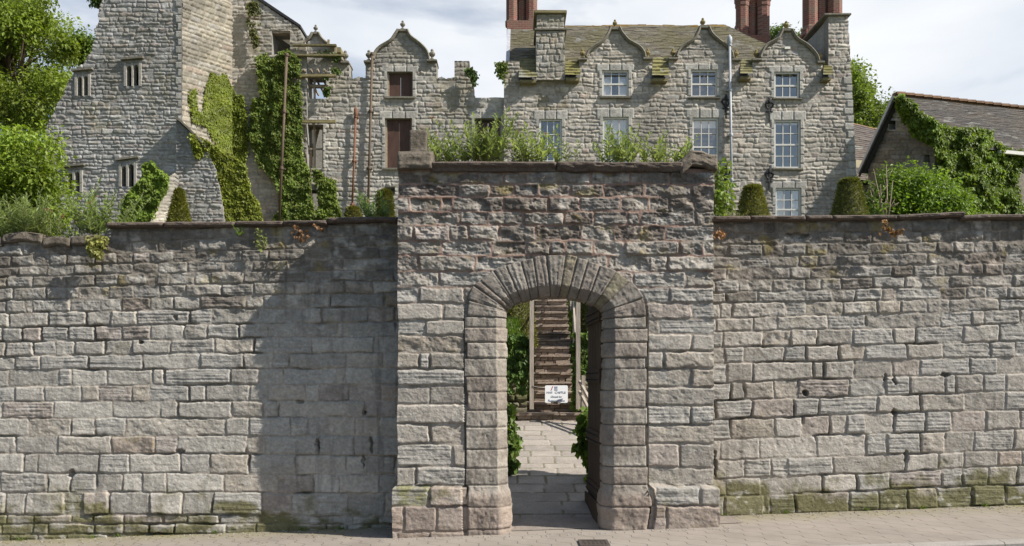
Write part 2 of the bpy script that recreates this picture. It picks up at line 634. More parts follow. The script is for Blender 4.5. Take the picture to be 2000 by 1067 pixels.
def grid_wall(name, V, mask, col, mat, parent, back, sidecol=None):
    """V (H,W,3) front surface, mask (H-1,W-1) cells kept, back: function of an (n,3) array giving the points behind"""
    H, Wd = V.shape[:2]
    idx = np.arange(H * Wd).reshape(H, Wd)
    a = idx[:-1, :-1][mask]
    b_ = idx[:-1, 1:][mask]
    c = idx[1:, 1:][mask]
    d = idx[1:, :-1][mask]
    front = np.stack([a, d, c, b_], 1)
    mk = np.pad(mask, 1)
    edges = []
    core = mk[1:-1, 1:-1]
    # left / right / top / bottom open edges, wound so that they face outward
    for nb, p, q in ((mk[1:-1, :-2], (slice(0, -1), slice(0, -1)), (slice(1, None), slice(0, -1))),
                     (mk[1:-1, 2:], (slice(1, None), slice(1, None)), (slice(0, -1), slice(1, None))),
                     (mk[:-2, 1:-1], (slice(0, -1), slice(1, None)), (slice(0, -1), slice(0, -1))),
                     (mk[2:, 1:-1], (slice(1, None), slice(0, -1)), (slice(1, None), slice(1, None)))):
        sel = core & ~nb
        edges.append(np.stack([idx[p][sel], idx[q][sel]], 1))
    E = np.concatenate(edges)
    Vf = V.reshape(-1, 3)
    colf = col.reshape(-1, 3)
    n0 = len(Vf)
    m = len(E)
    fr = Vf[E.ravel()]
    bk_ = back(fr)
    newV = np.concatenate([Vf, fr, bk_])
    sc = colf[E.ravel()] if sidecol is None else np.tile(np.asarray(sidecol), (2 * m, 1))
    newC = np.concatenate([colf, sc, sc])
    k = np.arange(m) * 2
    side = np.stack([n0 + k, n0 + 2 * m + k, n0 + 2 * m + k + 1, n0 + k + 1], 1)
    # plain back, one strip per run of cells
    runs = []
    for r in range(H - 1):
        row = np.flatnonzero(np.diff(np.concatenate([[0], mask[r].astype(int), [0]])))
        for s_, e_ in zip(row[::2], row[1::2]):
            runs.append((idx[r, s_], idx[r, e_], idx[r + 1, e_], idx[r + 1, s_]))
    bf = np.array(runs, int)
    bv = back(Vf[bf.ravel()])
    off = len(newV)
    newV = np.concatenate([newV, bv])
    newC = np.concatenate([newC, colf[bf.ravel()]])
    backf = off + np.arange(bf.size).reshape(-1, 4)
    faces = np.concatenate([front, side, backf])
    # drop unused front vertices
    used = np.zeros(len(newV), bool)
    used[faces.ravel()] = True
    remap = np.cumsum(used) - 1
    return np_mesh(name, newV[used], remap[faces], mat, parent, newC[used], True, len(front))


def px_wall(xs, ys, Y):
    X, Yp = np.meshgrid(xs, ys)
    V = np.empty(X.shape + (3,))
    V[..., 0] = (X - CX) * Y / F
    V[..., 1] = Y
    V[..., 2] = CZ - (Yp - HY) * Y / F
    return V


def cell(maskv):
    return maskv[:-1, :-1] & maskv[1:, :-1] & maskv[:-1, 1:] & maskv[1:, 1:]


def relief(f, Xm, Ym, seed, rough, strata, depth, tilt):
    """height of the stone faces in metres"""
    X, Y = f['X'], f['Y']
    a = fbm(X / 30 + 7 * f['r1'], Y / 22 + 5 * f['r2'], 5, seed + 20, 0.55)
    st = fbm(X / 70, Y / 3.2 + 40 * f['r3'], 3, seed + 30, 0.6)
    chip = np.clip(fbm(X / 16, Y / 13, 4, seed + 40) - 0.13, 0, 1)
    h = -depth * (1 - f['prof']) + f['prof'] * (f['off'] + tilt * (f['tx'] * f['u'] + f['ty'] * f['v'])
        + rough * (0.35 + 1.3 * f['r2'] ** 2) * a * 2 + strata * (.25 + 1.0 * (f['r3'] > 0.74)) * st * 2 - rough * 4.0 * f['r4'] * chip)
    h = h + 0.010 * fbm(X / 6.5, Y / 5, 4, seed + 50, .6) * (0.4 + 0.6 * f['prof'])
    return h


# ------------------------------------------------------------------ street
YW, YG = 10.22, 9.5         # distance of the boundary wall and of the gateway front
sk = 0.035


def sheet(name, x0, x1, y0, y1, mat, dz=0.0, kind='structure', nx=2):
    mb = MB()
    mb.add([(x0, y0, ground_z(x0) + dz), (x1, y0, ground_z(x1) + dz), (x1, y1, ground_z(x1) + dz), (x0, y1, ground_z(x0) + dz)], [(0, 1, 2, 3)])
    o = mb.build(name, mat)
    o['kind'] = kind
    return o


g = MB()
g.add([(-700, -700, -1.6), (700, -700, -1.6), (700, 900, -1.6), (-700, 900, -1.6)], [(0, 1, 2, 3)])
tag(g.build('ground', M['soil']), kind='structure')
sheet('road', -32, 32, -4, 8.12, M['asphalt'], -0.12)
sheet('pavement', -32, 32, 8.25, 10.6, M['paving'])
kb = MB()
x = -32.0
rk = random.Random(4)
while x < 32:
    x2 = x + 0.9
    for (xa, xb) in ((x + 0.004, x2 - 0.004),):
        za, zb = ground_z(xa) + 0.004, ground_z(xb) + 0.004
        kb.add([(xa, 8.12, za - 0.16), (xb, 8.12, zb - 0.16), (xb, 8.12, zb - 0.02), (xa, 8.12, za - 0.02), (xa, 8.14, za), (xb, 8.14, zb),
                (xb, 8.25, zb), (xa, 8.25, za), (xa, 8.25, za - 0.16), (xb, 8.25, zb - 0.16)],
               [(0, 1, 2, 3), (3, 2, 5, 4), (4, 5, 6, 7), (7, 6, 9, 8), (0, 3, 4, 7, 8), (1, 9, 6, 5, 2)])
    x = x2
tag(kb.build('kerb', M['kerb']), kind='structure')
# iron cover set in the pavement
cv = empty('drain_cover', (0.88, 8.78, ground_z(0.88)), 'small square iron drain cover let into the pavement before the gateway', 'drain cover')
c_ = MB()
zc = ground_z(0.88) + 0.012
c_.box((0.72, 8.62, zc - 0.06), (1.04, 8.66, zc)).box((0.72, 8.90, zc - 0.06), (1.04, 8.94, zc)).box((0.72, 8.66, zc - 0.06), (0.755, 8.90, zc)).box((1.005, 8.66, zc - 0.06), (1.04, 8.90, zc))
c_.build('frame', M['cover_iron'], cv)
c_ = MB()
c_.box((0.76, 8.665, zc - 0.06), (1.0, 8.895, zc - 0.006))
for i in range(5):
    for j in range(5):
        c_.box((0.775 + i * 0.045, 8.68 + j * 0.043, zc - 0.008), (0.80 + i * 0.045, 8.705 + j * 0.043, zc - 0.001))
c_.build('lid', M['cover_iron'], cv)

# ------------------------------------------------------------------ boundary walls
LS = 400 / 1940
LL = [  # y at x = 0, 390, 778
    (459, 446, 433), (479, 469, 459), (500, 491, 481), (522, 512, 504), (541, 532, 527), (563, 555, 548), (587, 578, 573), (612, 604, 600),
    (640, 634, 628), (668, 662, 657), (697, 690, 689), (724, 720, 718), (755, 752, 752), (785, 784, 782), (817, 816, 815), (852, 851, 852),
    (887, 886, 892), (923, 925, 928), (962, 961, 964), (1004, 1005, 1011), (1023, 1022, 1024), (1043, 1043, 1041), (1066, 1066, 1062)]
LJ = [
    ([400, 600, 830, 1050, 1430, 1620, 1785], [185, 650, 930, 1250, 1520, 1755]),
    ([210, 460, 670, 990, 1250, 1495, 1720], [35, 300, 570, 850, 1150, 1465, 1650]),
    ([100, 320, 465, 630, 900, 1100, 1250, 1410, 1640], [125, 445, 700, 1045, 1290, 1760]),
    ([170, 435, 700, 960, 1255, 1490, 1770], [285, 550, 895, 1110, 1410, 1700]),
    ([60, 305, 585, 890, 1110, 1380, 1480, 1605, 1840], [150, 465, 690, 1050, 1290, 1525]),
    ([125, 440, 745, 1030, 1265, 1510, 1760], [255, 560, 945, 1170, 1420, 1690]),
    ([240, 300, 665, 945, 1150, 1420, 1640], [50, 485, 650, 845, 1280, 1800]),
    ([85, 455, 815, 1045, 1300, 1790], [165, 590, 1025, 1200, 1640]),
    ([15, 210, 390, 645, 895, 1155, 1420, 1740], [118, 415, 695, 940, 1350, 1470]),
    ([50, 315, 520, 705, 990, 1250, 1615], [185, 560, 795, 1105, 1700]),
    ([140, 380, 835, 1345], [50, 460, 735, 890, 1435]),
    ([80, 555, 675, 1015, 1440, 1555], [5, 335, 605, 835, 1345, 1430, 1690]),
    ([135, 415, 765, 930, 1245, 1415, 1785], [100, 520, 685, 1045, 1180, 1460, 1770]),
    ([15, 500, 1060, 1515, 1680], [350, 650, 790, 1610, 1915]),
    ([270, 670, 900, 1185], [10, 295, 515, 905, 1070, 1260, 1525]),
    ([145, 545, 1055, 1470, 1675], [490, 665, 1175, 1510, 1690]),
    ([220, 355, 935, 1225, 1705], [145, 515, 950, 1435, 1605]),
    ([5, 450, 670, 910, 1155, 1345, 1580], [280, 780, 1125, 1375, 1750]),
    ([250, 620, 795, 1035, 1425, 1730], [175, 645, 920, 1465]),
    ([75, 335, 690, 890, 1180, 1550, 1780], [240, 620, 920, 1500]),
    ([330, 465, 900, 1175, 1415, 1660], [300, 590, 900, 1250, 1450, 1660]),
    ([100, 370, 640, 1030, 1300, 1700], [200, 500, 900, 1300, 1700])]
lj = [[a * LS for a in A] + [380 + b_ * LS for b_ in B if b_ > 20] for A, B in LJ]


def ext_joints(js, x0, x1, seed):
    """carry the courses on past the edge of the picture"""
    r = random.Random(seed)
    out = []
    for c in js:
        c = list(c)
        lo, hi = min(c), max(c)
        while lo > x0 + 50:
            lo -= r.uniform(35, 95)
            c.append(lo)
        while hi < x1 - 50:
            hi += r.uniform(35, 95)
            c.append(hi)
        out.append(c)
    return out


def near_colour(f, seed, tone, dark_top, moss_bottom, ytop, ybot, mortar, topfade=150, darkamt=0.85):
    X, Y = f['X'], f['Y']
    c = np.ones(X.shape + (3,)) * np.asarray(tone)
    c = c * (0.80 + 0.36 * f['r1'])[..., None]
    c = lerp3(c, np.array((0.37, 0.31, 0.24)), 0.55 * (f['r2'] > 0.72) * f['r4'])
    c = lerp3(c, np.array((0.345, 0.332, 0.305)), 0.7 * (f['r3'] > 0.72) * 1.0)
    c = lerp3(c, np.array((0.37, 0.285, 0.245)), 0.35 * ((f['r4'] > 0.86) & (f['r1'] > .3)) * 1.0)
    # black crust of weather on the upper courses, stone by stone
    big = fbm(X / 90, Y / 60, 4, seed + 60)
    amt = 1 - smooth(0, topfade, Y - ytop + 90 * big)
    amt = np.clip(amt * (0.75 + 0.5 * f['r4']) + (f['r4'] > 0.93) * 0.4, 0, 1) * darkamt
    crust = smooth(-0.16, 0.12, fbm(X / 22, Y / 16, 5, seed + 61) + 0.30 * (amt - 0.4)) * amt
    c = lerp3(c, np.asarray(dark_top), crust)
    # ochre lichen
    li = smooth(0.10, 0.26, fbm(X / 34, Y / 26, 5, seed + 63)) * (f['r3'] < 0.5) * amt ** 0.5 * 0.6
    c = lerp3(c, np.array((0.27, 0.215, 0.07)), li)
    # moss near the foot
    mo = smooth(-0.12, 0.2, fbm(X / 40, Y / 30, 4, seed + 64) + moss_bottom * (1 - np.clip((ybot - Y) / 100, 0, 1)) - 0.22)
    mo = mo * (1 - np.clip((ybot - Y - 60) / 70, 0, 1)) * 0.85
    c = lerp3(c, np.array((0.115, 0.108, 0.036)), mo)
    # rubbed patches of pale salt
    sa = smooth(0.17, 0.25, fbm(X / 18, Y / 9, 5, seed + 66)) * 0.5
    c = lerp3(c, np.array((0.50, 0.48, 0.44)), sa * (1 - amt))
    mm = 1 - smooth(0.0, 0.22, f['e'])
    mcol = np.ones(X.shape + (3,)) * np.asarray(mortar)
    mcol = lerp3(mcol, np.asarray(dark_top) * 1.3, amt * 0.55)
    mcol = lerp3(mcol, np.array((0.10, 0.098, 0.035)), mo)
    c = lerp3(c, mcol, mm * smooth(-0.18, 0.02, fbm(X / 26, Y / 20, 3, seed + 65)) * 0.9)
    # rain streaks and smeared pointing
    st_ = smooth(.06, .26, fbm(X / 10, Y / 150, 4, seed + 72)) * smooth(-.15, .15, fbm(X / 120, Y / 90, 3, seed + 73))
    c = c * (1 - .30 * st_)[..., None]
    sm_ = smooth(.10, .20, fbm(X / 60, Y / 14, 4, seed + 74)) * (1 - smooth(.3, 1.0, f['e'])) * (1 - amt)
    c = lerp3(c, np.array((0.42, 0.375, 0.315)), sm_ * .7)
    # open joints full of soil and soot
    c = lerp3(c, np.array((0.075, 0.062, 0.048)), (1 - smooth(0.0, 0.30, f['e'])) * smooth(0.0, 0.2, fbm(X / 45, Y / 30, 3, seed + 68)) * 0.42)
    return c * (0.9 + 0.4 * (fbm(X / 6, Y / 5, 3, seed + 67) + 0.25))[..., None]


def holes(h, X, Y, lst):
    for (px, py, rx, ry, dp) in lst:
        q = ((X - px + 9 * fbm(X / 7, Y / 7, 3, 333)) / rx) ** 2 + ((Y - py + 9 * fbm(X / 7, Y / 7, 3, 343)) / ry) ** 2
        h -= dp * np.clip(1.35 - q, 0, 1) ** 0.4 * (q < 1.35)
    return h


def wall_columns(x0, x1):
    return np.concatenate([np.arange(x0, -130, 3.6), np.arange(max(x0, -130), min(x1, 2130) + .1, 1.35), np.arange(2133, x1 + .1, 3.6)])


def boundary_wall(label, x0, x1, lines, joints, seed, tone, moss, holelist, topfade, top_cut):
    # the courses run on beyond the picture, more coarsely meshed there
    xs = wall_columns(x0, x1)
    ys = np.arange(424, 1090, 1.35)
    f = field(xs, ys, lines, joints, seed)
    X, Y = f['X'], f['Y']
    up = 1 - smooth(120, 330, Y - 424)
    h = relief(f, X, Y, seed, 0.0125, 0.008, 0.0125, 0.018)
    h += up * f['prof'] * 0.050 * (fbm(X / 24, Y / 18, 5, seed + 70, 0.6))
    jdeep = np.clip(fbm(X / 60, Y / 45, 3, seed + 71) - 0.05, 0, 1)
    h -= (1 - f['prof']) * jdeep * 0.30 * smooth(480, 640, Y)
    low = smooth(920, 1010, Y)
    h += low * 0.03 + low * f['prof'] * .03 * (f['r1'] - .4)
    holes(h, X, Y, holelist)
    V = px_wall(xs, ys, YW)
    V[..., 1] -= h
    wall = empty('boundary_wall', ((x0 + x1 - 2 * CX) / 2 * YW / F, YW + .25, ground_z((x0 + x1 - 2 * CX) / 2 * YW / F)), label, 'wall')
    c = near_colour(f, seed, tone, (0.115, 0.100, 0.082), moss, lines[0][None, :], lines[-2][None, :] if len(lines) > 20 else lines[-1][None, :],
                    (0.36, 0.315, 0.265), topfade, 0.84)
    mk = cell(Y > top_cut(X))

    def back(p):
        q = p.copy()
        q[:, 1] = YW + 0.5
        return q
    grid_wall('masonry', V, mk, c, M['near_stone'], wall, back, (0.25, 0.23, 0.2))
    return wall


xsL = wall_columns(-650, 800)
linesL = np.array([np.interp(xsL, (-650, 0, 390, 778, 800), (l[0] + 18, l[0], l[1], l[2], l[2])) for l in LL])
linesL += np.array([4 * fbm(xsL / 110, np.full(xsL.shape, k * 3.7), 3, 900) + 2.4 * fbm(xsL / 30, np.full(xsL.shape, k * 5.1), 2, 903) for k in range(len(LL))])
wall_left = boundary_wall('long grey coursed stone wall beside the gateway, half in its shadow and hung with ferns', -650, 800, linesL,
                          ext_joints(lj, -650, 800, 3), 101, (0.388, 0.364, 0.323), 0.42,
                          [(275, 668, 4, 4, .1), (585, 785, 8, 3, .06), (712, 808, 3, 4, .07), (620, 870, 2, 13, .06), (726, 870, 2.5, 14, .06), (709, 902, 2.5, 10, .06),
                           (350, 882, 8, 5, .08), (140, 925, 7, 6, .08), (343, 620, 4, 5, .06)], 270,
                          lambda X: np.where(X < 215, 466 - np.minimum(X, 0) * .03 + 5 * fbm(X / 30, X * 0, 2, 77), np.interp(X, (215, 640, 641, 778), (444, 440, 434, 432))))

RS_ = 310 / 1838
RL = [(435, 432, 428), (457, 453, 450), (479, 474, 470), (502, 497, 492), (523, 519, 514), (547, 541, 536), (573, 564, 560), (594, 587, 582),
      (622, 613, 605), (648, 642, 633), (679, 672, 666), (710, 704, 697), (748, 738, 728), (783, 774, 764), (821, 807, 799), (859, 848, 838), (899, 890, 879),
      (936, 924, 909), (971, 958, 946), (1011, 998, 986), (1050, 1038, 1026)]
RJ = [([245, 600, 770, 1120, 1425], [20, 540, 965, 1240, 1470]), ([105, 460, 790, 960, 1235, 1530], [75, 345, 660, 1060, 1380, 1570]),
      ([190, 590, 850, 1090, 1350], [490, 830, 1025, 1265, 1490, 1650]), ([330, 680, 1010, 1235, 1450], [70, 385, 720, 910, 1165, 1640]),
      ([165, 480, 905, 1145, 1600], [315, 555, 835, 1090, 1375, 1605]), ([320, 705, 1085, 1275, 1500], [90, 465, 670, 980, 1245, 1725]),
      ([170, 535, 1400, 1665], [195, 360, 870, 1180, 1410, 1660]), ([100, 240, 855, 1090, 1520], [140, 410, 715, 980, 1560]),
      ([480, 755, 1345, 1790], [885, 1230, 1380, 1790]), ([135, 600, 915, 1225, 1635], [330, 590, 1130, 1555]),
      ([375, 845, 1090, 1475, 1780], [480, 905, 1455, 1735]), ([175, 475, 1180, 1300, 1655], [315, 635, 1210, 1530]),
      ([225, 380, 715, 1000, 1590], [235, 520, 925, 1045, 1370]), ([45, 465, 955, 1245], [140, 635, 1155, 1630]),
      ([215, 735, 1050, 1370, 1560], [5, 335, 705, 1005, 1400]), ([550, 1215, 1790], [245, 645, 930, 1260, 1720]),
      ([35, 380, 690, 875, 1410], [470, 850, 1145, 1540, 1820]), ([570, 1290, 1680], [285, 890, 1130, 1430, 1760]),
      ([140, 600, 670, 960, 1585], [150, 475, 830, 1240, 1620]), ([300, 700, 1200], [300, 800, 1300])]
rj = [[1390 + a * RS_ for a in A] + [1690 + b_ * RS_ for b_ in B if 1690 + b_ * RS_ > 1390 + A[-1] * RS_ + 8] for A, B in RJ]
xsR = wall_columns(1370, 2650)
linesR = np.array([np.interp(xsR, (1390, 1700, 2000, 2650), (l[0], l[1], l[2], l[2] + (l[2] - l[1]) * 1.9)) for l in RL])
linesR += np.array([4 * fbm(xsR / 110, np.full(xsR.shape, k * 3.3), 3, 910) + 2.4 * fbm(xsR / 30, np.full(xsR.shape, k * 5.3), 2, 913) for k in range(len(RL))])
wall_right = boundary_wall('long sunlit coursed stone wall with a mossy green foot, climbing beside the pavement kerb', 1370, 2650, linesR,
                           ext_joints(rj, 1370, 2650, 4), 202, (0.400, 0.366, 0.320), 0.62,
                           [(1572, 768, 7, 5, .12), (1729, 737, 3, 8, .12), (1747, 745, 3, 8, .1), (1748, 806, 5, 7, .1), (1848, 731, 8, 4, .1), (1745, 744, 4, 4, .08),
                            (1558, 459, 22, 5, .07), (1397, 905, 3, 22, .1), (1770, 892, 4, 12, .08)], 235,
                           lambda X: np.interp(X, (1370, 2000, 2650), (432, 425, 418)))


# ------------------------------------------------------------------ gateway
gate = empty('gateway', (P(1086, 1042, YG)[0], YG + .4, ground_z(0.5)), 'tall square stone gateway with an open arched doorway in the middle of the wall', 'gateway')
GLN = [(336, 336), (360, 360), (386, 384), (414, 413), (440, 440), (471, 470), (499, 499), (530, 530), (561, 561), (593, 592), (625, 624), (655, 653),
       (688, 686), (721, 720), (754, 757), (790, 793), (828, 830), (868, 868), (911, 914), (949, 950), (988, 988), (1036, 1039), (1066, 1066)]
a1, b1, s1 = 760, 1080, 320 / 1897
s2 = 240 / 1067
s3 = 260 / 1661
gj = []
for A, B in (([380, 1045, 1330, 1610], [40, 440, 890, 1350]), ([825, 1160, 1440, 1725], [200, 590, 1055, 1610]), ([240, 600, 725, 1325, 1840], [315, 770, 1110, 1340, 1640]),
             ([820, 1150, 1555], [125, 475, 860, 1005, 1650]), ([280, 700, 920, 1275, 1700], [325, 715, 1300]), ([610, 1185, 1580, 1860], [135, 465, 825, 1460, 1735])):
    gj.append([a1 + q * s1 for q in A] + [b1 + q * s1 for q in B])
for A, B in (([255, 750], [125, 480, 640]), ([435], [340, 800]), ([255, 650], [655]), ([470], [855]), ([310], [575]), ([], [850]), ([260, 345], [610]),
             ([], [845]), ([345], []), ([], [840]), ([355], []), ([545], [745]), ([230], [])):
    gj.append([760 + q * s2 for q in A] + [1086] + [1160 + q * s2 for q in B])
for A, B in (([690], [720, 1255]), ([385, 785], [620, 835]), ([300, 700], [800])):
    gj.append([740 + q * s3 for q in A] + [1086] + [1160 + q * s3 for q in B])

# ring of the arch: inner front edge and outer edge, one pair per joint
RING = [(974, 1068, 914, 1068), (974, 1053, 915, 1053), (974, 1033, 915, 1033), (974, 990, 914, 990), (973, 948, 912, 948), (972, 915, 912, 915), (972, 878, 912, 878),
        (971, 835, 911, 835), (971, 802, 911, 802), (971, 766, 911, 766), (970, 736, 910, 736), (970, 700, 910, 700), (970, 669, 910, 669), (970, 640, 910, 640),
        (970, 620, 910, 618), (970, 602, 914, 586), (973, 592, 927, 559), (981, 585, 938, 549), (994, 576, 964, 529), (1011, 569, 988, 518), (1032, 564, 1017, 510), (1050, 560, 1042, 504),
        (1074, 557.5, 1067, 499), (1096, 557.5, 1105, 500), (1114, 560, 1128, 504), (1133, 564, 1149, 509), (1155, 569, 1173, 517), (1174, 577, 1205, 529),
        (1190, 587, 1230, 549), (1199, 602, 1256, 583), (1201, 621, 1262, 618), (1201, 642, 1262, 642), (1201, 669, 1262, 669), (1201, 699, 1262, 699), (1200, 721, 1262, 721),
        (1200, 763, 1262, 763), (1199, 797, 1262, 797), (1199, 830, 1262, 830), (1198, 871, 1262, 871), (1198, 912, 1262, 912), (1198, 947, 1262, 947), (1199, 990, 1268, 990),
        (1199, 1036, 1262, 1036), (1199, 1052, 1262, 1052), (1199, 1068, 1262, 1068)]
RK = np.array(RING, float)


def catmull(Kp, per):
    n = len(Kp)
    out, par = [], []
    for i in range(n - 1):
        p0, p1, p2, p3 = Kp[max(i - 1, 0)], Kp[i], Kp[i + 1], Kp[min(i + 2, n - 1)]
        mlen = np.hypot(*(p2[:2] - p1[:2])) * 0.5 + np.hypot(*(p2[2:] - p1[2:])) * 0.5
        k = max(2, int(mlen / per))
        for j in range(k):
            t = j / k
            out.append(0.5 * ((2 * p1) + (-p0 + p2) * t + (2 * p0 - 5 * p1 + 4 * p2 - p3) * t * t + (-p0 + 3 * p1 - 3 * p2 + p3) * t ** 3))
            par.append(i + t)
    out.append(Kp[-1])
    par.append(n - 1)
    return np.array(out), np.array(par)


RC, RP = catmull(RK, 1.7)
ring_out = [(p[2], p[3]) for p in RC]
gx0, gx1 = 777, 1394
xs = np.arange(gx0, gx1 + .1, 1.35)
ys = np.arange(330, 1062, 1.35)
linesG = np.array([np.interp(xs, (gx0, gx1), l) for l in GLN])
linesG += np.array([3.5 * fbm(xs / 90, np.full(xs.shape, k * 3.9), 3, 920) + 2.4 * fbm(xs / 26, np.full(xs.shape, k * 5.9), 2, 923) for k in range(len(GLN))])
f = field(xs, ys, linesG, gj, 303, wob=2.2, jw=1.35, bev=2.9, rc=4.0, off=0.014, x0=gx0 - 4, x1=gx1 + 4)
X, Y = f['X'], f['Y']
up = 1 - smooth(490, 640, Y)
h = relief(f, X, Y, 303, 0.0135, 0.008, 0.017, 0.022)
pit = np.clip(fbm(X / 20, Y / 14, 5, 372, 0.6) - 0.02, 0, 1)
h += up * f['prof'] * (0.075 * fbm(X / 26, Y / 17, 5, 371, 0.62) - 0.085 * pit * (f['r4'] > .25))
flush = smooth(-0.1, 0.12, fbm(X / 50, Y / 40, 3, 373)) * up
h += flush * (1 - f['prof']) * 0.018                      # pink mortar smeared nearly flush
h -= (1 - f['prof']) * np.clip(fbm(X / 60, Y / 45, 3, 374), 0, 1) * 0.14 * smooth(640, 740, Y)
base = smooth(944, 956, Y)
h += base * 0.05
# dark slot all round the arch ring
from_ring = np.full(X.shape, 1e9)
ro = np.array(ring_out)[::3]
for q in ro:
    from_ring = np.minimum(from_ring, np.hypot(X - q[0], Y - q[1]))
h -= 0.05 * (from_ring < 4.5) * smooth(560, 640, Y)
V = px_wall(xs, ys, YG)
V[..., 1] -= h
wgt = base * np.sign(X - 1086) * smooth(140, 200, np.abs(X - 1086)) * 10
V[..., 0] += (wgt + 4.5 * fbm(X * 0 + 3, Y / 45, 3, 377) * smooth(260, 308, np.abs(X - 1086))) * YG / F
c = near_colour(f, 303, (0.372, 0.340, 0.297), (0.098, 0.080, 0.068), 0.14, 336 + 0 * linesG[0][None, :], linesG[-2][None, :], (0.37, 0.32, 0.27), 320, 0.82)
pink = up * smooth(-0.22, 0.0, fbm(X / 70, Y / 50, 3, 378)) * (1 - smooth(0.05, 0.42, f['e']))
c = lerp3(c, np.array((0.30, 0.195, 0.155)), pink * 0.8)
c = lerp3(c, np.array((0.27, 0.20, 0.165)), (f['ci'] >= 20) * 0.55)
c = lerp3(c, np.array((0.22, 0.22, 0.09)), ((X < 850) & (f['ci'] == 19)) * 0.7 * smooth(-.1, .1, fbm(X / 20, Y / 12, 3, 379)))
inside = in_poly(X, Y, [(1086 + (p[0] - 1086) * 0.975, p[1] + 4) for p in ring_out] + [(1262, 1100), (914, 1100)])
foot = CZ - (Y - HY) * YG / F
mk = cell(~inside)


def backG(p):
    q = p.copy()
    q[:, 1] = YG + 1.0
    return q


grid_wall('masonry', V, mk, c, M['near_stone'], gate, backG, (0.22, 0.19, 0.165))

# the arch ring itself: face, chamfer and reveal of each voussoir
I_, E_ = RC[:, :2], RC[:, 2:]
jit_ = np.random.RandomState(17).uniform(-1, 1, len(RK))[np.clip(np.floor(RP).astype(int), 0, len(RK) - 2)]
E_ = E_ + (E_ - I_) / np.linalg.norm(I_ - E_, axis=1)[:, None] * (jit_ * 3.2)[:, None]
dirn = I_ - E_
dirn = dirn / np.linalg.norm(dirn, axis=1)[:, None]
wid = np.linalg.norm(I_ - E_, axis=1)
tt = [('b', 0.0, 0.10), ('b', 0.0, 0.05), ('b', 0.0, 0.02)] + [('f', q, 0) for q in np.linspace(0, 1, 36)] + [('c', q, 0) for q in np.linspace(0.06, 1, 12)] + [('r', 0, q) for q in (0.03, 0.07, 0.12, 0.2, 0.26)]
nS, nT = len(RC), len(tt)
PX = np.zeros((nS, nT))
PY = np.zeros((nS, nT))
DY = np.zeros((nS, nT))
NX = np.zeros((nS, nT, 3))
EDGE = np.zeros((nS, nT))
s_per = YG / F
CH = 19.5
for k, (kind, q, dp) in enumerate(tt):
    if kind == 'b':
        PX[:, k], PY[:, k], DY[:, k] = E_[:, 0], E_[:, 1], dp
        NX[:, k, 0], NX[:, k, 2] = -dirn[:, 0], dirn[:, 1]
        EDGE[:, k] = 0
    elif kind == 'f':
        p = E_ + (I_ - E_) * q
        PX[:, k], PY[:, k], DY[:, k] = p[:, 0], p[:, 1], -0.012
        NX[:, k, 1] = -1
        EDGE[:, k] = q * wid
    elif kind == 'c':
        p = I_ + dirn * CH * q
        PX[:, k], PY[:, k], DY[:, k] = p[:, 0], p[:, 1], -0.012 + 0.115 * q
        NX[:, k, 0], NX[:, k, 2], NX[:, k, 1] = dirn[:, 0] * .7, -dirn[:, 1] * .7, -.7
        EDGE[:, k] = 9
    else:
        p = I_ + dirn * CH
        PX[:, k], PY[:, k], DY[:, k] = p[:, 0], p[:, 1], 0.103 + dp
        NX[:, k, 0], NX[:, k, 2] = dirn[:, 0], -dirn[:, 1]
        EDGE[:, k] = 9
stone = np.clip(np.floor(RP).astype(int), 0, len(RK) - 2)
lenk = np.array([max(np.hypot(*(RK[i + 1, :2] - RK[i, :2])), np.hypot(*(RK[i + 1, 2:] - RK[i, 2:]))) for i in range(len(RK) - 1)])
fr_ = RP - stone
dj = np.minimum(fr_, 1 - fr_) * lenk[stone]
rs = np.random.RandomState(9)
ra, rb, rc_ = rs.rand(3, len(RK))
SS = np.cumsum(np.concatenate([[0], np.hypot(*np.diff((I_ + E_) / 2, axis=0).T)]))
Sg, Tg = np.meshgrid(SS, np.arange(nT) * 2.0, indexing='ij')
dd = np.minimum(np.minimum(dj[:, None] * np.ones((1, nT)), 50) + 1.6 * fbm(Sg / 7, Tg / 7, 2, 419), EDGE + 3)
e = np.clip((dd - 0.5) / 2.6, 0, 1)
pf = 1 - (1 - e) ** 2
arch = np.zeros(nS, bool)
arch[(RP > 14) & (RP < 30)] = True
hh = -0.020 * (1 - pf) + pf * ((ra[stone] - .5) * 0.014)[:, None] + 0.026 * fbm(Sg / 24, Tg / 18, 5, 411, .6) * pf + 0.010 * fbm(Sg / 7, Tg / 6, 3, 417) * pf - .05 * np.clip(fbm(Sg / 17, Tg / 13, 4, 418) - .17, 0, 1)
# tooling: ridges along the voussoirs
grv = fbm(Sg / 3.5, Tg / 60, 3, 412)
hh += np.where(arch[:, None], 0.020 * grv, 0.006 * fbm(Sg / 4, Tg / 30, 3, 413)) * pf
foot_w = smooth(952, 975, PY)
hh += foot_w * 0.035 + foot_w * 0.05 * fbm(Sg / 24, Tg / 24, 4, 414)
hh += 0.004 * fbm(Sg / 4, Tg / 4, 3, 415)
V = np.zeros((nS, nT, 3))
V[..., 0] = (PX - CX) * s_per
V[..., 1] = YG + DY
V[..., 2] = CZ - (PY - HY) * s_per
V += NX * hh[..., None]
c = np.ones((nS, nT, 3)) * np.array((0.335, 0.302, 0.258))
c = c * (0.82 + 0.34 * rb[stone])[:, None, None]
c = np.where(arch[:, None, None], c * np.array((0.86, 0.86, 0.87)), c)
ol = (stone == 27)[:, None] | ((stone == 23)[:, None])
c = lerp3(c, np.array((0.33, 0.30, 0.17)), ol * 0.5 * np.ones((nS, nT)))
rd = (rc_[stone] > .72)[:, None] * np.ones((nS, nT)) * 0.22 + foot_w * 0.5
c = lerp3(c, np.array((0.285, 0.205, 0.165)), rd)
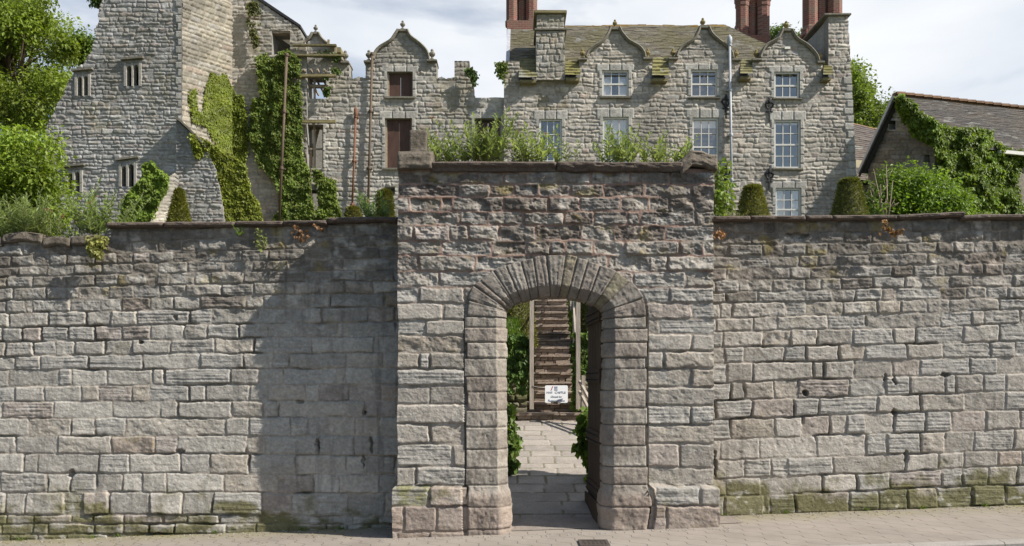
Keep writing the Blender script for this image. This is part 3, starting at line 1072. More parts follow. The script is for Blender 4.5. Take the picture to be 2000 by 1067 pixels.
crust = smooth(-0.10, 0.2, fbm(Sg / 30, Tg / 22, 5, 416)) * 0.55
c = lerp3(c, np.array((0.16, 0.135, 0.115)), crust)
c = lerp3(c, np.array((0.13, 0.10, 0.08)), (1 - smooth(0, .4, e)) * 0.7)
idx = np.arange(nS * nT).reshape(nS, nT)
Fq = np.stack([idx[:-1, :-1], idx[:-1, 1:], idx[1:, 1:], idx[1:, :-1]], -1).reshape(-1, 4)
np_mesh('arch_ring', V.reshape(-1, 3), Fq, M['near_stone'], gate, c.reshape(-1, 3))


# copings -------------------------------------------------------------------
def rough_slab(name, px0, px1, prof_front, Yf, depth, mat, parent, seed, ends=0.02, amp=0.018, wave=None):
    """a long slab: prof_front = [(py, forward metres)] from the top back edge round to the underside"""
    n = max(4, int((px1 - px0) / 2.2))
    xs_ = np.linspace(px0, px1, n)
    k = len(prof_front)
    sub = 4
    tq = np.linspace(0, k - 1, (k - 1) * sub + 1)
    pyv = np.interp(tq, range(k), [p[0] for p in prof_front])
    fw = np.interp(tq, range(k), [p[1] for p in prof_front])
    XX, TT = np.meshgrid(xs_, tq, indexing='ij')
    nz_ = fbm(XX / 22, TT * 0.8 + seed, 4, seed + 1) * 2
    nz2 = fbm(XX / 60, TT * 0.1 + seed, 2, seed + 3) * 2
    endf = np.minimum(1, np.minimum(XX - px0, px1 - XX) / 5 + 0.35) ** 0.5
    Vv = np.zeros(XX.shape + (3,))
    fwd = fw[None, :] * endf + amp * nz_ * (fw[None, :] > -depth + .05)
    Yd = Yf - fwd
    w = 0 if wave is None else np.interp(XX, wave[0], wave[1])
    pyy = pyv[None, :] + w + 1.6 * nz2 + 1.2 * nz_
    Vv[..., 0] = (XX - CX) * Yf / F
    Vv[..., 1] = Yd
    Vv[..., 2] = CZ - (pyy - HY) * Yf / F
    m_ = len(tq)
    idx_ = np.arange(n * m_).reshape(n, m_)
    fq = np.stack([idx_[:-1, :-1], idx_[:-1, 1:], idx_[1:, 1:], idx_[1:, :-1]], -1).reshape(-1, 4)
    Vf = Vv.reshape(-1, 3)
    # end caps as fans of quads
    caps = []
    for r in (0, n - 1):
        cidx = len(Vf)
        Vf = np.concatenate([Vf, Vv[r].mean(0)[None]])
        for j in range(m_ - 1):
            q = (cidx, idx_[r, j], idx_[r, j + 1], cidx)
            caps.append(q if r else q[::-1])
    o = np_mesh(name, Vf, fq, mat, parent)
    me = o.data
    import bmesh
    bm = bmesh.new()
    bm.from_mesh(me)
    bm.verts.ensure_lookup_table()
    for q in caps:
        tri = [bm.verts[i] for i in dict.fromkeys(q)]
        if len(set(tri)) == 3:
            try:
                bm.faces.new(tri)
            except ValueError:
                pass
    bmesh.ops.recalc_face_normals(bm, faces=bm.faces)
    bm.to_mesh(me)
    bm.free()
    return o


# coping of the gateway: two long slabs between two cap blocks
rough_slab('coping', 842, 1086, [(320, -1.05), (317, -.9), (318, .05), (322, .085), (326, .075), (329, .04), (336, .03), (337, -.3), (337, -1.0)], YG, 1.0, M['coping'], gate, 31, amp=.010)
rough_slab('coping', 1087, 1332, [(321, -1.05), (318, -.9), (319, .05), (322, .085), (327, .08), (331, .065), (337, .04), (338, -.3), (338, -1.0)], YG, 1.0, M['coping'], gate, 35, amp=.022)
rough_slab('cap_block', 777, 846, [(299, -1.05), (295, -.95), (297, .02), (304, .06), (310, .075), (318, .07), (326, .09), (333, .08), (335, -.3), (335, -1.0)], YG, 1.0, M['cap_stone'], gate, 37, amp=.014)
rough_slab('stub', 800, 834, [(256, -.42), (253, -.35), (254, .0), (258, .02), (275, .02), (290, .02), (297, .03), (298, -.4)], YG + .06, .42, M['cap_stone'], gate, 38, amp=.012)
rough_slab('cap_block', 1327, 1400, [(301, -1.05), (298, -.9), (299, .0), (304, .045), (310, .05), (316, .06), (324, .09), (331, .075), (333, -.3), (333, -1.0)], YG, 1.0, M['cap_stone'], gate, 39, amp=.028,
           wave=((1327, 1340, 1350, 1372, 1385, 1400), (16, 3, -6, -4, 2, 3)))
# copings of the boundary walls
for (xa, xb, ya, yb, sd) in ((213, 322, 440, 439, 1), (323, 462, 439, 438, 2), (463, 555, 438, 437, 3), (556, 642, 437, 436, 4), (641, 779, 431, 430, 5)):
    rough_slab('coping', xa, xb, [(3, -.55), (0, -.45), (0, .06), (3, .10), (7, .10), (10, .07), (11, -.2), (11, -.5)], YW, .5, M['coping'], wall_left, 50 + sd, amp=.016,
               wave=((xa, xb), (ya - 4, yb - 4)))
for (xa, xb, ya, sd) in ((-650, -430, 482, 6), (-429, -240, 474, 7), (-239, -80, 466, 1), (-79, 6, 462, 2), (7, 84, 456, 3), (86, 140, 464, 4), (141, 212, 461, 5)):
    rough_slab('coping', xa, xb, [(2, -.55), (0, -.45), (0, .035), (2, .05), (15, .06), (18, .04), (19, -.2), (19, -.5)], YW, .5, M['cap_stone'], wall_left, 60 + sd, amp=.028,
               wave=((xa, (xa + xb) / 2, xb), (ya + 3, ya - 2, ya + 2)))
for (xa, xb, ya, yb, sd) in ((1391, 1463, 427, 426, 1), (1464, 1570, 425, 425, 2), (1571, 1622, 425, 424, 3), (1623, 1748, 424, 424, 4), (1746, 1880, 423, 418, 5), (1872, 2002, 424, 421, 6), (2003, 2180, 421, 419, 7), (2181, 2400, 419, 417, 8), (2401, 2650, 417, 415, 9)):
    rough_slab('coping', xa, xb, [(3, -.55), (0, -.45), (0, .06), (3, .10), (7, .10), (9, .07), (10, -.2), (10, -.5)], YW, .5, M['coping'], wall_right, 80 + sd, amp=.016,
               wave=((xa, xb), (ya - 2, yb - 2)))

# door leaf standing open inside the right jamb -----------------------------------
xd0, yd0 = 1.118, YG + .36
xd1, yd1 = 1.063, YG + 1.46
dv = Vector((xd1 - xd0, yd1 - yd0, 0)).normalized()
nv = Vector((-dv.y, dv.x, 0))          # towards the opening
z0, z1 = 0.12, 2.78
leafL = (Vector((xd1, yd1, 0)) - Vector((xd0, yd0, 0))).length
door = empty('door', (xd0, yd0, z0), 'dark brown studded plank door swung open inside the right jamb of the arch', 'door')


def dpt(a, z, o):
    return Vector((xd0, yd0, 0)) + dv * a + nv * o + Vector((0, 0, z))


mb = MB()
npk = 5
for i in range(npk):
    a0, a1 = leafL * i / npk + .003, leafL * (i + 1) / npk - .003
    q = [dpt(a0, z0, 0), dpt(a1, z0, 0), dpt(a1, z1, 0), dpt(a0, z1, 0)]
    mb.prism(q, nv * 0.045)
mb.build('planks', M['door_wood'], door, 0.004)
mb = MB()
for zz in (0.32, 0.98, 1.75, 2.5):
    mb.prism([dpt(.01, zz, .046), dpt(leafL - .01, zz, .046), dpt(leafL - .01, zz + .17, .046), dpt(.01, zz + .17, .046)], nv * 0.022)
mb.build('ledges', M['door_wood'], door, 0.004)
mb = MB()
for zz in (0.36, 0.44, 1.02, 1.10, 1.79, 1.87, 2.54, 2.62):
    for i in range(9):
        p = dpt(.07 + i * (leafL - .14) / 8, zz, .068)
        mb.lathe((p.x - .006, p.y, p.z - .012), [(0.002, 0), (.014, .004), (.014, .02), (.002, .024)], 8)
mb.build('studs', M['iron'], door)
mb = MB()
mb.prism([dpt(.03, 0.05, .07), dpt(leafL, 0.05, .07), dpt(leafL, .30, .07), dpt(.03, .30, .07)], nv * 0.02)
mb.build('kick_board', M['door_wood'], door, 0.004)

# ------------------------------------------------------------------ garden behind the gateway
def path_z(y):
    return np.interp(y, (9.5, 10.0, 11.0, 12.0, 16.2), (0.02, 0.03, 0.17, 0.33, 0.96))


STEP0, NST, RUN, RISE = 16.1, 16, 0.47, 0.205       # the flight of steps
SZ0 = 0.92


def stair_z(y):
    return SZ0 + np.maximum(0, (y - STEP0) / RUN) * RISE


def terrain_z(x, y):
    xc = 0.75
    side = np.clip((np.abs(x - xc) - 1.15) / 2.6, 0, 1)
    low = path_z(y) + (2.3 - path_z(y)) * side ** 1.2
    hill = 2.45 + (np.clip(y, 16.4, 40) - 16.4) * 0.275
    st = stair_z(y) - 0.25
    xs_c = 0.82 + .043 * np.clip(y - STEP0, 0, 8)
    on = 1 - smooth(0.5, 0.8, np.abs(x - xs_c))
    hill = np.where(x > xs_c, np.minimum(hill, stair_z(y) - .1 + np.clip(x - xs_c - .5, 0, 9) * .8), hill)
    hill2 = hill * (1 - on) + np.minimum(hill, st) * on
    return np.where(y < 16.35, low, hill2)


tx = np.unique(np.concatenate([np.linspace(-60, -6, 28), np.linspace(-6, 8, 113), np.linspace(8, 60, 28)]))
ty = np.unique(np.concatenate([np.linspace(10.95, 16.34, 44), [16.36], np.linspace(16.5, 26, 60), np.linspace(26, 90, 40)]))
TX, TY = np.meshgrid(tx, ty)
TZ = terrain_z(TX, TY) + 0.10 * fbm(TX / 0.8, TY / 0.8, 4, 500) * (np.abs(TX - .75) > 0.9)
TZ -= 0.03
idx = np.arange(TX.size).reshape(TX.shape)
Fq = np.stack([idx[:-1, :-1], idx[:-1, 1:], idx[1:, 1:], idx[1:, :-1]], -1).reshape(-1, 4)
o = np_mesh('terrain', np.stack([TX, TY, TZ], -1).reshape(-1, 3), Fq, M['soil'])
o['kind'] = 'structure'

# flagstone path: rows of slabs
us = np.arange(-95, 272, 1.6)                   # centimetres across
vs = np.arange(0, 662, 1.6)                     # centimetres from the gate front
bed = np.array([-40, 28, 62, 74, 128, 168, 208, 246, 290, 318, 362, 400, 440, 482, 520, 560, 604, 640, 690], float)
rj_ = random.Random(8)
pj = []
for k in range(len(bed) - 1):
    xx, row = -120 + rj_.uniform(0, 60), []
    while xx < 300:
        row.append(xx)
        xx += rj_.uniform(55, 110) if k < 5 else rj_.uniform(38, 66)
    pj.append(row)
f = field(us, vs, np.repeat(bed[:, None], len(us), 1), pj, 505, wob=1.0, wsc=30, jw=0.9, bev=1.8, rc=2.0, off=0.004, slant=0.01)
X, Y = f['X'], f['Y']
h = -0.007 * (1 - f['prof']) + .5 * f['off'] * f['prof'] + 0.006 * fbm(X / 40, Y / 40, 3, 506)
h += 0.012 * smooth(228, 250, Y)
c = np.ones(X.shape + (3,)) * np.array((0.34, 0.305, 0.27)) * (0.86 + 0.26 * f['r1'])[..., None]
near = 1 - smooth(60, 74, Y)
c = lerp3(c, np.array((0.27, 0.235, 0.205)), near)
c = c * (1 + 0.35 * fbm(X / 25, Y / 25, 4, 507))[..., None]
jt = (1 - smooth(0, .5, f['e'])) * (1 - near)
c = lerp3(c, np.array((0.16, 0.15, 0.095)), jt * smooth(-.25, .0, fbm(X / 20, Y / 20, 3, 508)))
V = np.zeros(X.shape + (3,))
V[..., 0] = X / 100
V[..., 1] = YG + 0.14 + Y / 100
gzp = np.where(Y < 40, 0.035 * X / 100, path_z(V[..., 1]))
V[..., 2] = np.maximum(path_z(V[..., 1]), 0) * smooth(10.0, 10.5, V[..., 1]) + (ground_z(V[..., 0]) + .006) * (1 - smooth(10.0, 10.5, V[..., 1])) + (h + 0.008) * smooth(9.64, 9.9, V[..., 1])
idx = np.arange(X.size).reshape(X.shape)
Fq = np.stack([idx[:-1, :-1], idx[:-1, 1:], idx[1:, 1:], idx[1:, :-1]], -1).reshape(-1, 4)[:, ::-1]
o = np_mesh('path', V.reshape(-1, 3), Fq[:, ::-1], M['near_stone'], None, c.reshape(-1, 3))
o['kind'] = 'structure'

# steps
stairs = empty('staircase', (0.74, STEP0, SZ0), 'long straight flight of worn brown stone steps climbing the bank behind the arch', 'steps')
M['step'] = grain_mat('step', (0.345, 0.275, 0.222), var=0.5, scale=9, bump=0.9, bscale=16, dist=0.05, stretch=(0.6, 1, 2.2))
rst = random.Random(21)
for i in range(NST):
    y0 = STEP0 + i * RUN
    z0 = SZ0 + i * RISE
    xa, xb = (0.10, 1.42) if i < 2 else (0.40 + .019 * i + rst.uniform(-.03, .03), 1.24 + .021 * i + rst.uniform(-.03, .03))
    mb = MB()
    # riser courses under a slightly projecting tread
    nblk = rst.randint(2, 3)
    for r_ in range(2):
        cuts = sorted([xa, xb] + [rst.uniform(xa + .12, xb - .12) for _ in range(nblk)])
        for q in range(len(cuts) - 1):
            if cuts[q + 1] - cuts[q] < .04:
                continue
            dy_ = rst.uniform(-.012, .02)
            mb.box((cuts[q] + .004, y0 + .03 + dy_, z0 - (.005 if r_ == 0 else -.078)), (cuts[q + 1] - .004, y0 + RUN + .12, z0 + (.074 if r_ == 0 else .152)), 0.006, rst)
    cuts = sorted([xa - .02, xb + .02] + ([rst.uniform(xa + .25, xb - .25)] if rst.random() < .6 else []))
    for q in range(len(cuts) - 1):
        mb.box((cuts[q], y0 - .015, z0 + .150), (cuts[q + 1] - .004, y0 + RUN + .05, z0 + RISE + rst.uniform(-.008, .004)), 0.010, rst)
    mb.build('step', M['step'], stairs, 0.008)


# stone revetments either side of the steps
def small_wall(name, label, cat, x0, x1, y, ztop, zbot, seed, tone=(0.20, 0.18, 0.13)):
    px0, px1 = CX + x0 * F / y, CX + x1 * F / y
    py0, py1 = HY - (ztop - CZ) * F / y, HY - (zbot - CZ) * F / y
    xs_ = np.arange(px0, px1 + 1, 1.5)
    ys_ = np.arange(py0, py1 + 1, 1.5)
    L, J = rubble(xs_, py0 - 4, py1 + 6, seed, 9, 15, 14, 50)
    ff = field(xs_, ys_, L, J, seed, wob=2.2, wsc=18, jw=1.0, bev=3.0, rc=3, off=.02)
    hh_ = relief(ff, 0, 0, seed, .012, .004, .05, .03)
    Vv = px_wall(xs_, ys_, y)
    Vv[..., 1] -= hh_
    cc = np.ones(ff['X'].shape + (3,)) * np.asarray(tone) * (0.7 + .6 * ff['r1'])[..., None]
    cc = lerp3(cc, np.array((0.09, 0.10, 0.03)), smooth(-.05, .2, fbm(ff['X'] / 30, ff['Y'] / 30, 4, seed + 3)) * .7)

    def bk(p):
        q = p.copy()
        q[:, 1] = y + .4
        return q
    o_ = grid_wall(name, Vv, np.ones((len(ys_) - 1, len(xs_) - 1), bool), cc, M['near_stone'], None, bk)
    return tag(o_, label, cat)


def rubble(xs_, y0, y1, seed, hmin, hmax, lmin, lmax):
    """random coursed rubble: bed lines and joints in pixels"""
    r = random.Random(seed)
    beds = [y0]
    while beds[-1] < y1:
        beds.append(beds[-1] + r.uniform(hmin, hmax))
    L = []
    for k, b_ in enumerate(beds):
        L.append(b_ + 0.35 * hmin * 2 * fbm(xs_ / 60, np.full(xs_.shape, k * 3.1), 3, seed + 80))
    J = []
    for k in range(len(beds) - 1):
        x_, row = xs_[0] - r.uniform(0, lmax), []
        while x_ < xs_[-1]:
            row.append(x_)
            x_ += lmin + (lmax - lmin) * r.random() ** 1.6
            if len(row) > 145:
                break
        J.append(row)
    return np.array(L), J


small_wall('retaining_wall', 'low mossy rubble wall holding the bank beside the lower steps, under the ivy', 'wall', -1.6, 0.30, 16.3, 2.32, 0.85, 601)
small_wall('retaining_wall', 'low rubble wall behind the slanting rail of the steps', 'wall', 1.45, 3.2, 16.3, 1.75, 0.85, 602)


# timber handrails -----------------------------------------------------------------
def hand_rail(label, x, posts, rails, extra=None):
    o_ = empty('handrail', (x, posts[0][1], posts[0][2]), label, 'handrail')
    for (a, y, zb, zt, w) in [(p[0], p[1], p[2], p[3], p[4]) for p in posts]:
        MB().box((a - w / 2, y - w / 2, zb), (a + w / 2, y + w / 2, zt), .004).build('post', M['old_post'], o_, .004)
    for (p, q, w) in rails:
        MB().bar(p, q, w, w * 1.2).build('rail', M['old_post'], o_, .003)
    return o_


hand_rail('weathered timber handrail with a tall pale post at the left side of the steps', 0.385,
          [(0.385, 16.05, 1.2, 3.42, .085), (0.47, 19.4, 2.3, 3.5, .06), (0.60, 22.8, 3.7, 4.95, .06)],
          [((0.385, 16.05, 2.05), (0.47, 19.4, 3.45), .045), ((0.47, 19.4, 3.45), (0.60, 22.8, 4.85), .045)])
hand_rail('timber handrail with a tall post and slanting rails at the right side of the steps', 1.295,
          [(1.295, 16.05, 1.2, 3.42, .085), (1.37, 15.7, 0.9, 1.86, .075), (1.47, 19.4, 2.3, 3.5, .05), (1.64, 22.8, 3.7, 4.95, .05)],
          [((1.295, 16.05, 2.05), (1.47, 19.4, 3.45), .045), ((1.47, 19.4, 3.45), (1.64, 22.8, 4.85), .045), ((1.31, 15.85, 1.75), (1.62, 14.4, 0.95), .05), ((1.31, 15.85, 1.55), (1.62, 14.4, 0.75), .05)])

# notice board on the steps
sg = empty('notice_board', (0.87, 15.9, 1.33), 'white notice board reading closed for restoration, leaning on the steps', 'sign')
YS_ = 15.98
tl, br = P(1064.5, 753, YS_), P(1109, 787, YS_)
lean = 0.05


def sgp(px, py, fw=0.0):
    q = P(px, py, YS_)
    k = (q.z - br.z) / (tl.z - br.z)
    return Vector((q.x + .004 * k, YS_ + lean * k - fw, q.z))


mb = MB()
cor = []
for (cx_, cy_, a0) in ((1067, 755.5, 180), (1106.5, 755.5, 270), (1106.5, 784.5, 0), (1067, 784.5, 90)):
    for a in (0, 30, 60, 90):
        cor.append(sgp(cx_ + 2.5 * math.cos(RAD(a0 + a)), cy_ + 2.5 * math.sin(RAD(a0 + a))))
mb.prism(cor, (0, .012, 0))
mb.build('panel', M['sign_board'], sg)


def text(body, px, py, hpx, mat, parent, name='lettering', width=None):
    cu = bpy.data.curves.new(name, 'FONT')
    cu.body = body
    cu.align_x = 'CENTER'
    cu.size = 1
    cu.extrude = 0.002
    o_ = bpy.data.objects.new(name, cu)
    COL.objects.link(o_)
    bpy.context.view_layer.update()
    dep = bpy.context.evaluated_depsgraph_get()
    me = bpy.data.meshes.new_from_object(o_.evaluated_get(dep))
    bpy.data.objects.remove(o_)
    n = len(me.vertices)
    co = np.empty(n * 3)
    me.vertices.foreach_get('co', co)
    co = co.reshape(-1, 3)
    wpx = co[:, 0].max() - co[:, 0].min()
    ks = hpx * YS_ / F / 0.72
    kx = ks if width is None else (width * YS_ / F) / wpx
    b0 = sgp(px, py, 0.0035)
    slope = lean / (tl.z - br.z)
    out = np.stack([b0.x + co[:, 0] * kx, b0.y + co[:, 1] * ks * slope - co[:, 2], b0.z + co[:, 1] * ks], 1)
    me.vertices.foreach_set('co', out.ravel())
    me.update()
    return link(name, me, mat, parent)


text('HAY  CASTLE', 1086.5, 768.6, 4.0, M['sign_ink'], sg, width=37)
text('Closed for', 1087, 776.6, 3.6, M['sign_ink'], sg, width=22)
text('Restoration', 1087, 784.6, 4.2, M['sign_ink'], sg, width=32)
mb = MB()
for (a, b_, c_, d_) in ((1082.5, 762, 1089, 763), (1083, 757, 1084.3, 762), (1085.3, 757, 1086.3, 762), (1087.4, 757, 1088.6, 762), (1082.5, 755.2, 1089, 757)):
    q = [sgp(a, b_, .001), sgp(c_, b_, .001), sgp(c_, d_, .001), sgp(a, d_, .001)]
    mb.prism(q, (0, -.0025, 0))
mb.build('emblem', M['sign_ink'], sg)
MB().prism([sgp(1079, 754.5, .001), sgp(1080.6, 754.5, .001), sgp(1077, 763, .001), sgp(1075.4, 763, .001)], (0, -.0025, 0)).build('red_stroke', M['sign_red'], sg)
rb_ = MB().tube([Vector((.40, 16.0, 1.66)), Vector((.50, 15.99, 1.635)), Vector((.60, 15.98, 1.63)), sgp(1065, 756.5, .003)], .006)
tag(rb_.build('cord', M['rope']), 'thin pale cord tied from the tall left post to the notice board', 'cord')
q = P(1083, 788, YS_ - .07)
mb = MB().box((q.x - .075, q.y - .04, q.z - .012), (q.x + .065, q.y + .03, q.z + .035), .008, rst)
tag(mb.build('stone', M['cap_stone'], None, .008), 'small brown stone propping the foot of the notice board', 'stone')

# ------------------------------------------------------------------ castle: far masonry
YH = 36.0
UP = F / YH                     # photo pixels per metre on the house front


def far_wall(name, parent, V_of, xs_, ys_, polys, openings, seed, tone, rub=(5.6, 10.5, 8, 40), wob=2.4, surround=(), stains=(), back=None, depth=.028, rough=.020, persp=None, quoins=(), side=(0.27, 0.26, 0.235)):
    """rubble wall kept inside polys, minus openings (x0, y0, x1, y1)"""
    if persp is None:
        L, J = rubble(xs_, ys_[0] - 4, ys_[-1] + 4, seed, *rub)
    else:
        L, J = rubble(xs_, HY + (ys_[0] - HY) / persp.min() - 4, ys_[-1] + 4, seed, *rub)
        L = HY + (L - HY) * persp[None, :]
    f = field(xs_, ys_, L, J, seed, wob=wob, wsc=20, jw=0.5, bev=1.7, rc=2.2, off=.016, slant=.2)
    X, Y = f['X'], f['Y']
    h = relief(f, 0, 0, seed, rough, .006, depth, .05) + .03 * fbm(X / 9, Y / 7, 3, seed + 2) * f['prof'] + .03 * fbm(X / 120, Y / 90, 2, seed + 12)
    c = np.ones(X.shape + (3,)) * np.asarray(tone) * (0.74 + 0.5 * f['r1'])[..., None]
    c = lerp3(c, np.array((0.40, 0.345, 0.28)), .45 * (f['r2'] > .8))
    c = lerp3(c, np.array((0.30, 0.295, 0.29)), .5 * (f['r3'] > .72))
    c = lerp3(c, np.array((0.33, 0.235, 0.195)), .4 * (f['r4'] > .93))
    c = lerp3(c, np.asarray(tone) * .74, (1 - smooth(0, .5, f['e'])) * (.25 + .75 * smooth(-.2, .1, fbm(X / 40, Y / 30, 3, seed + 4))))
    c = lerp3(c, np.asarray(tone) * .52, smooth(.02, .26, fbm(X / 75, Y / 55, 5, seed + 3)) * .75)
    for (x0, y0, x1, y1, colr, amt) in stains:
        w = smooth(x0 - 8, x0 + 8, X) * (1 - smooth(x1 - 8, x1 + 8, X)) * smooth(y0 - 8, y0 + 8, Y) * (1 - smooth(y1 - 14, y1 + 14, Y))
        c = lerp3(c, np.asarray(colr), w * amt * smooth(-.2, .12, fbm(X / 14, Y / 12, 4, seed + 6)))
    dres = np.array((0.385, 0.37, 0.335))
    for (x0, y0, x1, y1, jw_, lh) in surround:
        zone = (X > x0 - jw_) & (X < x1 + jw_) & (Y > y0 - lh) & (Y < y1 + 3)
        lint = (X > x0 - jw_ - 5) & (X < x1 + jw_ + 5) & (Y > y0 - lh) & (Y <= y0)
        zz = zone | lint
        nb = 3
        uu = np.where(lint, (X - (x0 - jw_ - 5)) / (x1 - x0 + 2 * jw_ + 10) * nb, (Y - y0) / 17.0)
        jl = np.abs(uu - np.round(uu)) * np.where(lint, (x1 - x0 + 2 * jw_ + 10) / nb, 17.0)
        edge = np.where(lint, np.minimum(Y - (y0 - lh), 9), 9)
        hb = np.where((jl < .8) & (np.round(uu) > 0), -.03, 0.015) + np.where(edge < 1.0, -.03, 0)
        cid = np.floor(uu).astype(int) * 7 + int(x0)
        cb_ = dres * (0.86 + .25 * vnoise(cid * 1.7, cid * 0.9, 5))[..., None]
        h = np.where(zz, hb + .006 * fbm(X / 6, Y / 6, 3, seed), h)
        c = np.where(zz[..., None], cb_ * (1 + .35 * fbm(X / 12, Y / 12, 4, seed + 8))[..., None], c)
    for (xe, wq, y0, y1, sgn) in quoins:
        kq = np.floor((Y - y0) / 15).astype(int)
        wl = np.where(kq % 2 == 0, wq, wq * .6)
        zz = (np.abs(X - np.interp(Y, (y0, y1), xe)) < wl) & (Y > y0) & (Y < y1)
        jl = np.abs((Y - y0) / 15 - np.round((Y - y0) / 15)) * 15
        h = np.where(zz, np.where(jl < .9, -.03, .02), h)
        c = np.where(zz[..., None], dres * (.8 + .4 * vnoise(kq * 1.3, kq * 2.1, 6))[..., None], c)
    c = c * (1 + .5 * fbm(X / 4, Y / 4, 3, seed + 14))[..., None]
    keep = np.zeros(X.shape, bool)
    for p in polys:
        keep |= in_poly(X, Y, p)
    for (x0, y0, x1, y1) in openings:
        keep &= ~((X > x0) & (X < x1) & (Y > y0) & (Y < y1))
    V, N = V_of(X, Y)
    V = V + N * h[..., None]
    return grid_wall(name, V, cell(keep), c, M['far_stone'], parent, back, side)


def plane_at(Y0):
    def vf(X, Y):
        V = np.stack([(X - CX) * Y0 / F, np.full(X.shape, Y0), CZ - (Y - HY) * Y0 / F], -1)
        return V, np.array((0, -1.0, 0))
    return vf


def back_y(yb):
    def b_(p):
        q = p.copy()
        q[:, 1] = yb
        return q
    return b_


def upright(xa, Ya, xb, Yb):
    """vertical plane through photo column xa at distance Ya and column xb at distance Yb"""
    A = np.array(((xa - CX) * Ya / F, Ya))
    B = np.array(((xb - CX) * Yb / F, Yb))
    d = B - A
    nrm = np.array((d[1], -d[0])) / np.hypot(*d)

    def vf(X, Y):
        k = (X - CX) / F
        # ray (k, 1) * t meets A + s d
        den = d[1] * k - d[0]
        t_ = (d[1] * A[0] - d[0] * A[1]) / den
        V = np.stack([k * t_, t_, CZ - (Y - HY) * t_ / F], -1)
        return V, np.array((nrm[0], nrm[1], 0))
    return vf, nrm


def finial(pts, parent, mat=None, name='finial'):
    """stone ball-and-flower finial between photo rows"""
    px, pt, pb, Yd = pts
    b_ = P(px, pb, Yd)
    hgt = (pb - pt) * Yd / F
    pr = [(.30, 0), (.30, .10), (.16, .14), (.13, .26), (.24, .34), (.38, .46), (.40, .58), (.30, .68), (.16, .74), (.20, .82), (.17, .92), (.03, 1.0)]
    k = hgt * .80
    hgt = hgt * 1.12
    return MB().lathe(b_, [(r * k, z * hgt) for r, z in pr], 8).build(name, mat or M['lichen_stone'], parent)


def curve_coping(pts, Yf, parent, mat=None, w=.09, dep=.75, name='gable_coping'):
    """moulded coping that follows the curve of a gable: pts in photo pixels"""
    pts = np.array(pts, float)
    tq = np.linspace(0, len(pts) - 1, (len(pts) - 1) * 5 + 1)
    c4 = np.concatenate([pts, pts], 1)
    cr, _ = catmull(c4, 2.5)
    q = cr[:, :2]
    mb = MB()
    n = len(q)
    vs_, fs_ = [], []
    for i in range(n):
        d = q[min(i + 1, n - 1)] - q[max(i - 1, 0)]
        d = d / (np.hypot(*d) + 1e-9)
        nrm = Vector((d[1], 0, d[0]))
        if nrm.z < 0:
            nrm = -nrm
        p = P(q[i, 0], q[i, 1], Yf)
        for (o_, yy) in ((-.03, -.10), (w * .5, -.16), (w, -.11), (w, dep), (-.03, dep)):
            vs_.append(p + nrm * o_ + Vector((0, yy, 0)))
    for i in range(n - 1):
        for k in range(5):
            fs_.append((i * 5 + k, i * 5 + (k + 1) % 5, (i + 1) * 5 + (k + 1) % 5, (i + 1) * 5 + k))
    fs_.append((0, 1, 2, 3, 4))
    fs_.append(tuple((n - 1) * 5 + k for k in (4, 3, 2, 1, 0)))
    mb.add(vs_, fs_)
    return mb.build(name, mat or M['dressed_dark'], parent)


def block(px0, py0, px1, py1, Yf, dep, mat, parent, name, fwd=0.0, bev=0.02, taper=0):
    a, b_ = P(px0, py1, Yf), P(px1, py0, Yf)
    return MB().box((a.x, Yf - fwd, a.z), (b_.x, Yf + dep, b_.z), .01).build(name, mat, parent, bev)


def window(parent, x0, y0, x1, y1, Yf, cols, rows, mid=None, curtain=False, blind=0):
    """sash window: frame with glazing bars; pane and curtain are its pieces"""
    y = Yf + .06
    a, b_ = P(x0 - 1, y1 + 1, Yf), P(x1 + 1, y0 - 1, Yf)
    w, hgt = b_.x - a.x, b_.z - a.z
    mb = MB()
    fw = .085
    mb.box((a.x, y, a.z), (a.x + fw, y + .10, b_.z)).box((b_.x - fw, y, a.z), (b_.x, y + .10, b_.z))
    mb.box((a.x + fw, y, b_.z - fw), (b_.x - fw, y + .10, b_.z)).box((a.x + fw, y - .03, a.z), (b_.x - fw, y + .10, a.z + fw * 1.2))
    for i in range(1, cols):
        xx = a.x + fw + (w - 2 * fw) * i / cols
        mb.box((xx - .017, y + .03, a.z + fw), (xx + .017, y + .07, b_.z - fw))
    for j in range(1, rows):
        zz = a.z + fw + (hgt - 2 * fw) * j / rows
        t_ = .035 if (mid is not None and j == mid) else .017
        mb.box((a.x + fw, y + (.015 if t_ > .02 else .032), zz - t_), (b_.x - fw, y + .068, zz + t_))
    fr = mb.build('window', M['white_paint'], parent)
    pn = MB().add([(a.x + fw * .5, y + .075, a.z + .03), (b_.x - fw * .5, y + .075, a.z + .03), (b_.x - fw * .5, y + .075, b_.z - .03), (a.x + fw * .5, y + .075, b_.z - .03)], [(0, 1, 2, 3)])
    pn.build('pane', M['glass'], fr)
    if blind:
        MB().box((a.x + .05, y + .14, b_.z - hgt * blind), (b_.x - .05, y + .16, b_.z)).build('blind', M['curtain'], fr)
    if curtain:
        for s0, s1 in ((0.03, .38), (.66, .97)):
            cu = MB()
            n = 22
            vv, ff_ = [], []
            for i in range(n + 1):
                k = s0 + (s1 - s0) * i / n
                yy = y + .13 + .03 * math.sin(i * 1.9)
                vv += [(a.x + w * k, yy, a.z), (a.x + w * k, yy, b_.z)]
            for i in range(n):
                ff_.append((2 * i, 2 * i + 2, 2 * i + 3, 2 * i + 1))
            cu.add(vv, ff_, True)
            cu.build('curtain', M['curtain'], fr)
    return fr


def sill(parent, x0, y, x1, Yf):
    return block(x0 - 5, y, x1 + 5, y + 3.5, Yf, .3, M['dressed_dark'], parent, 'sill', .10, .01)


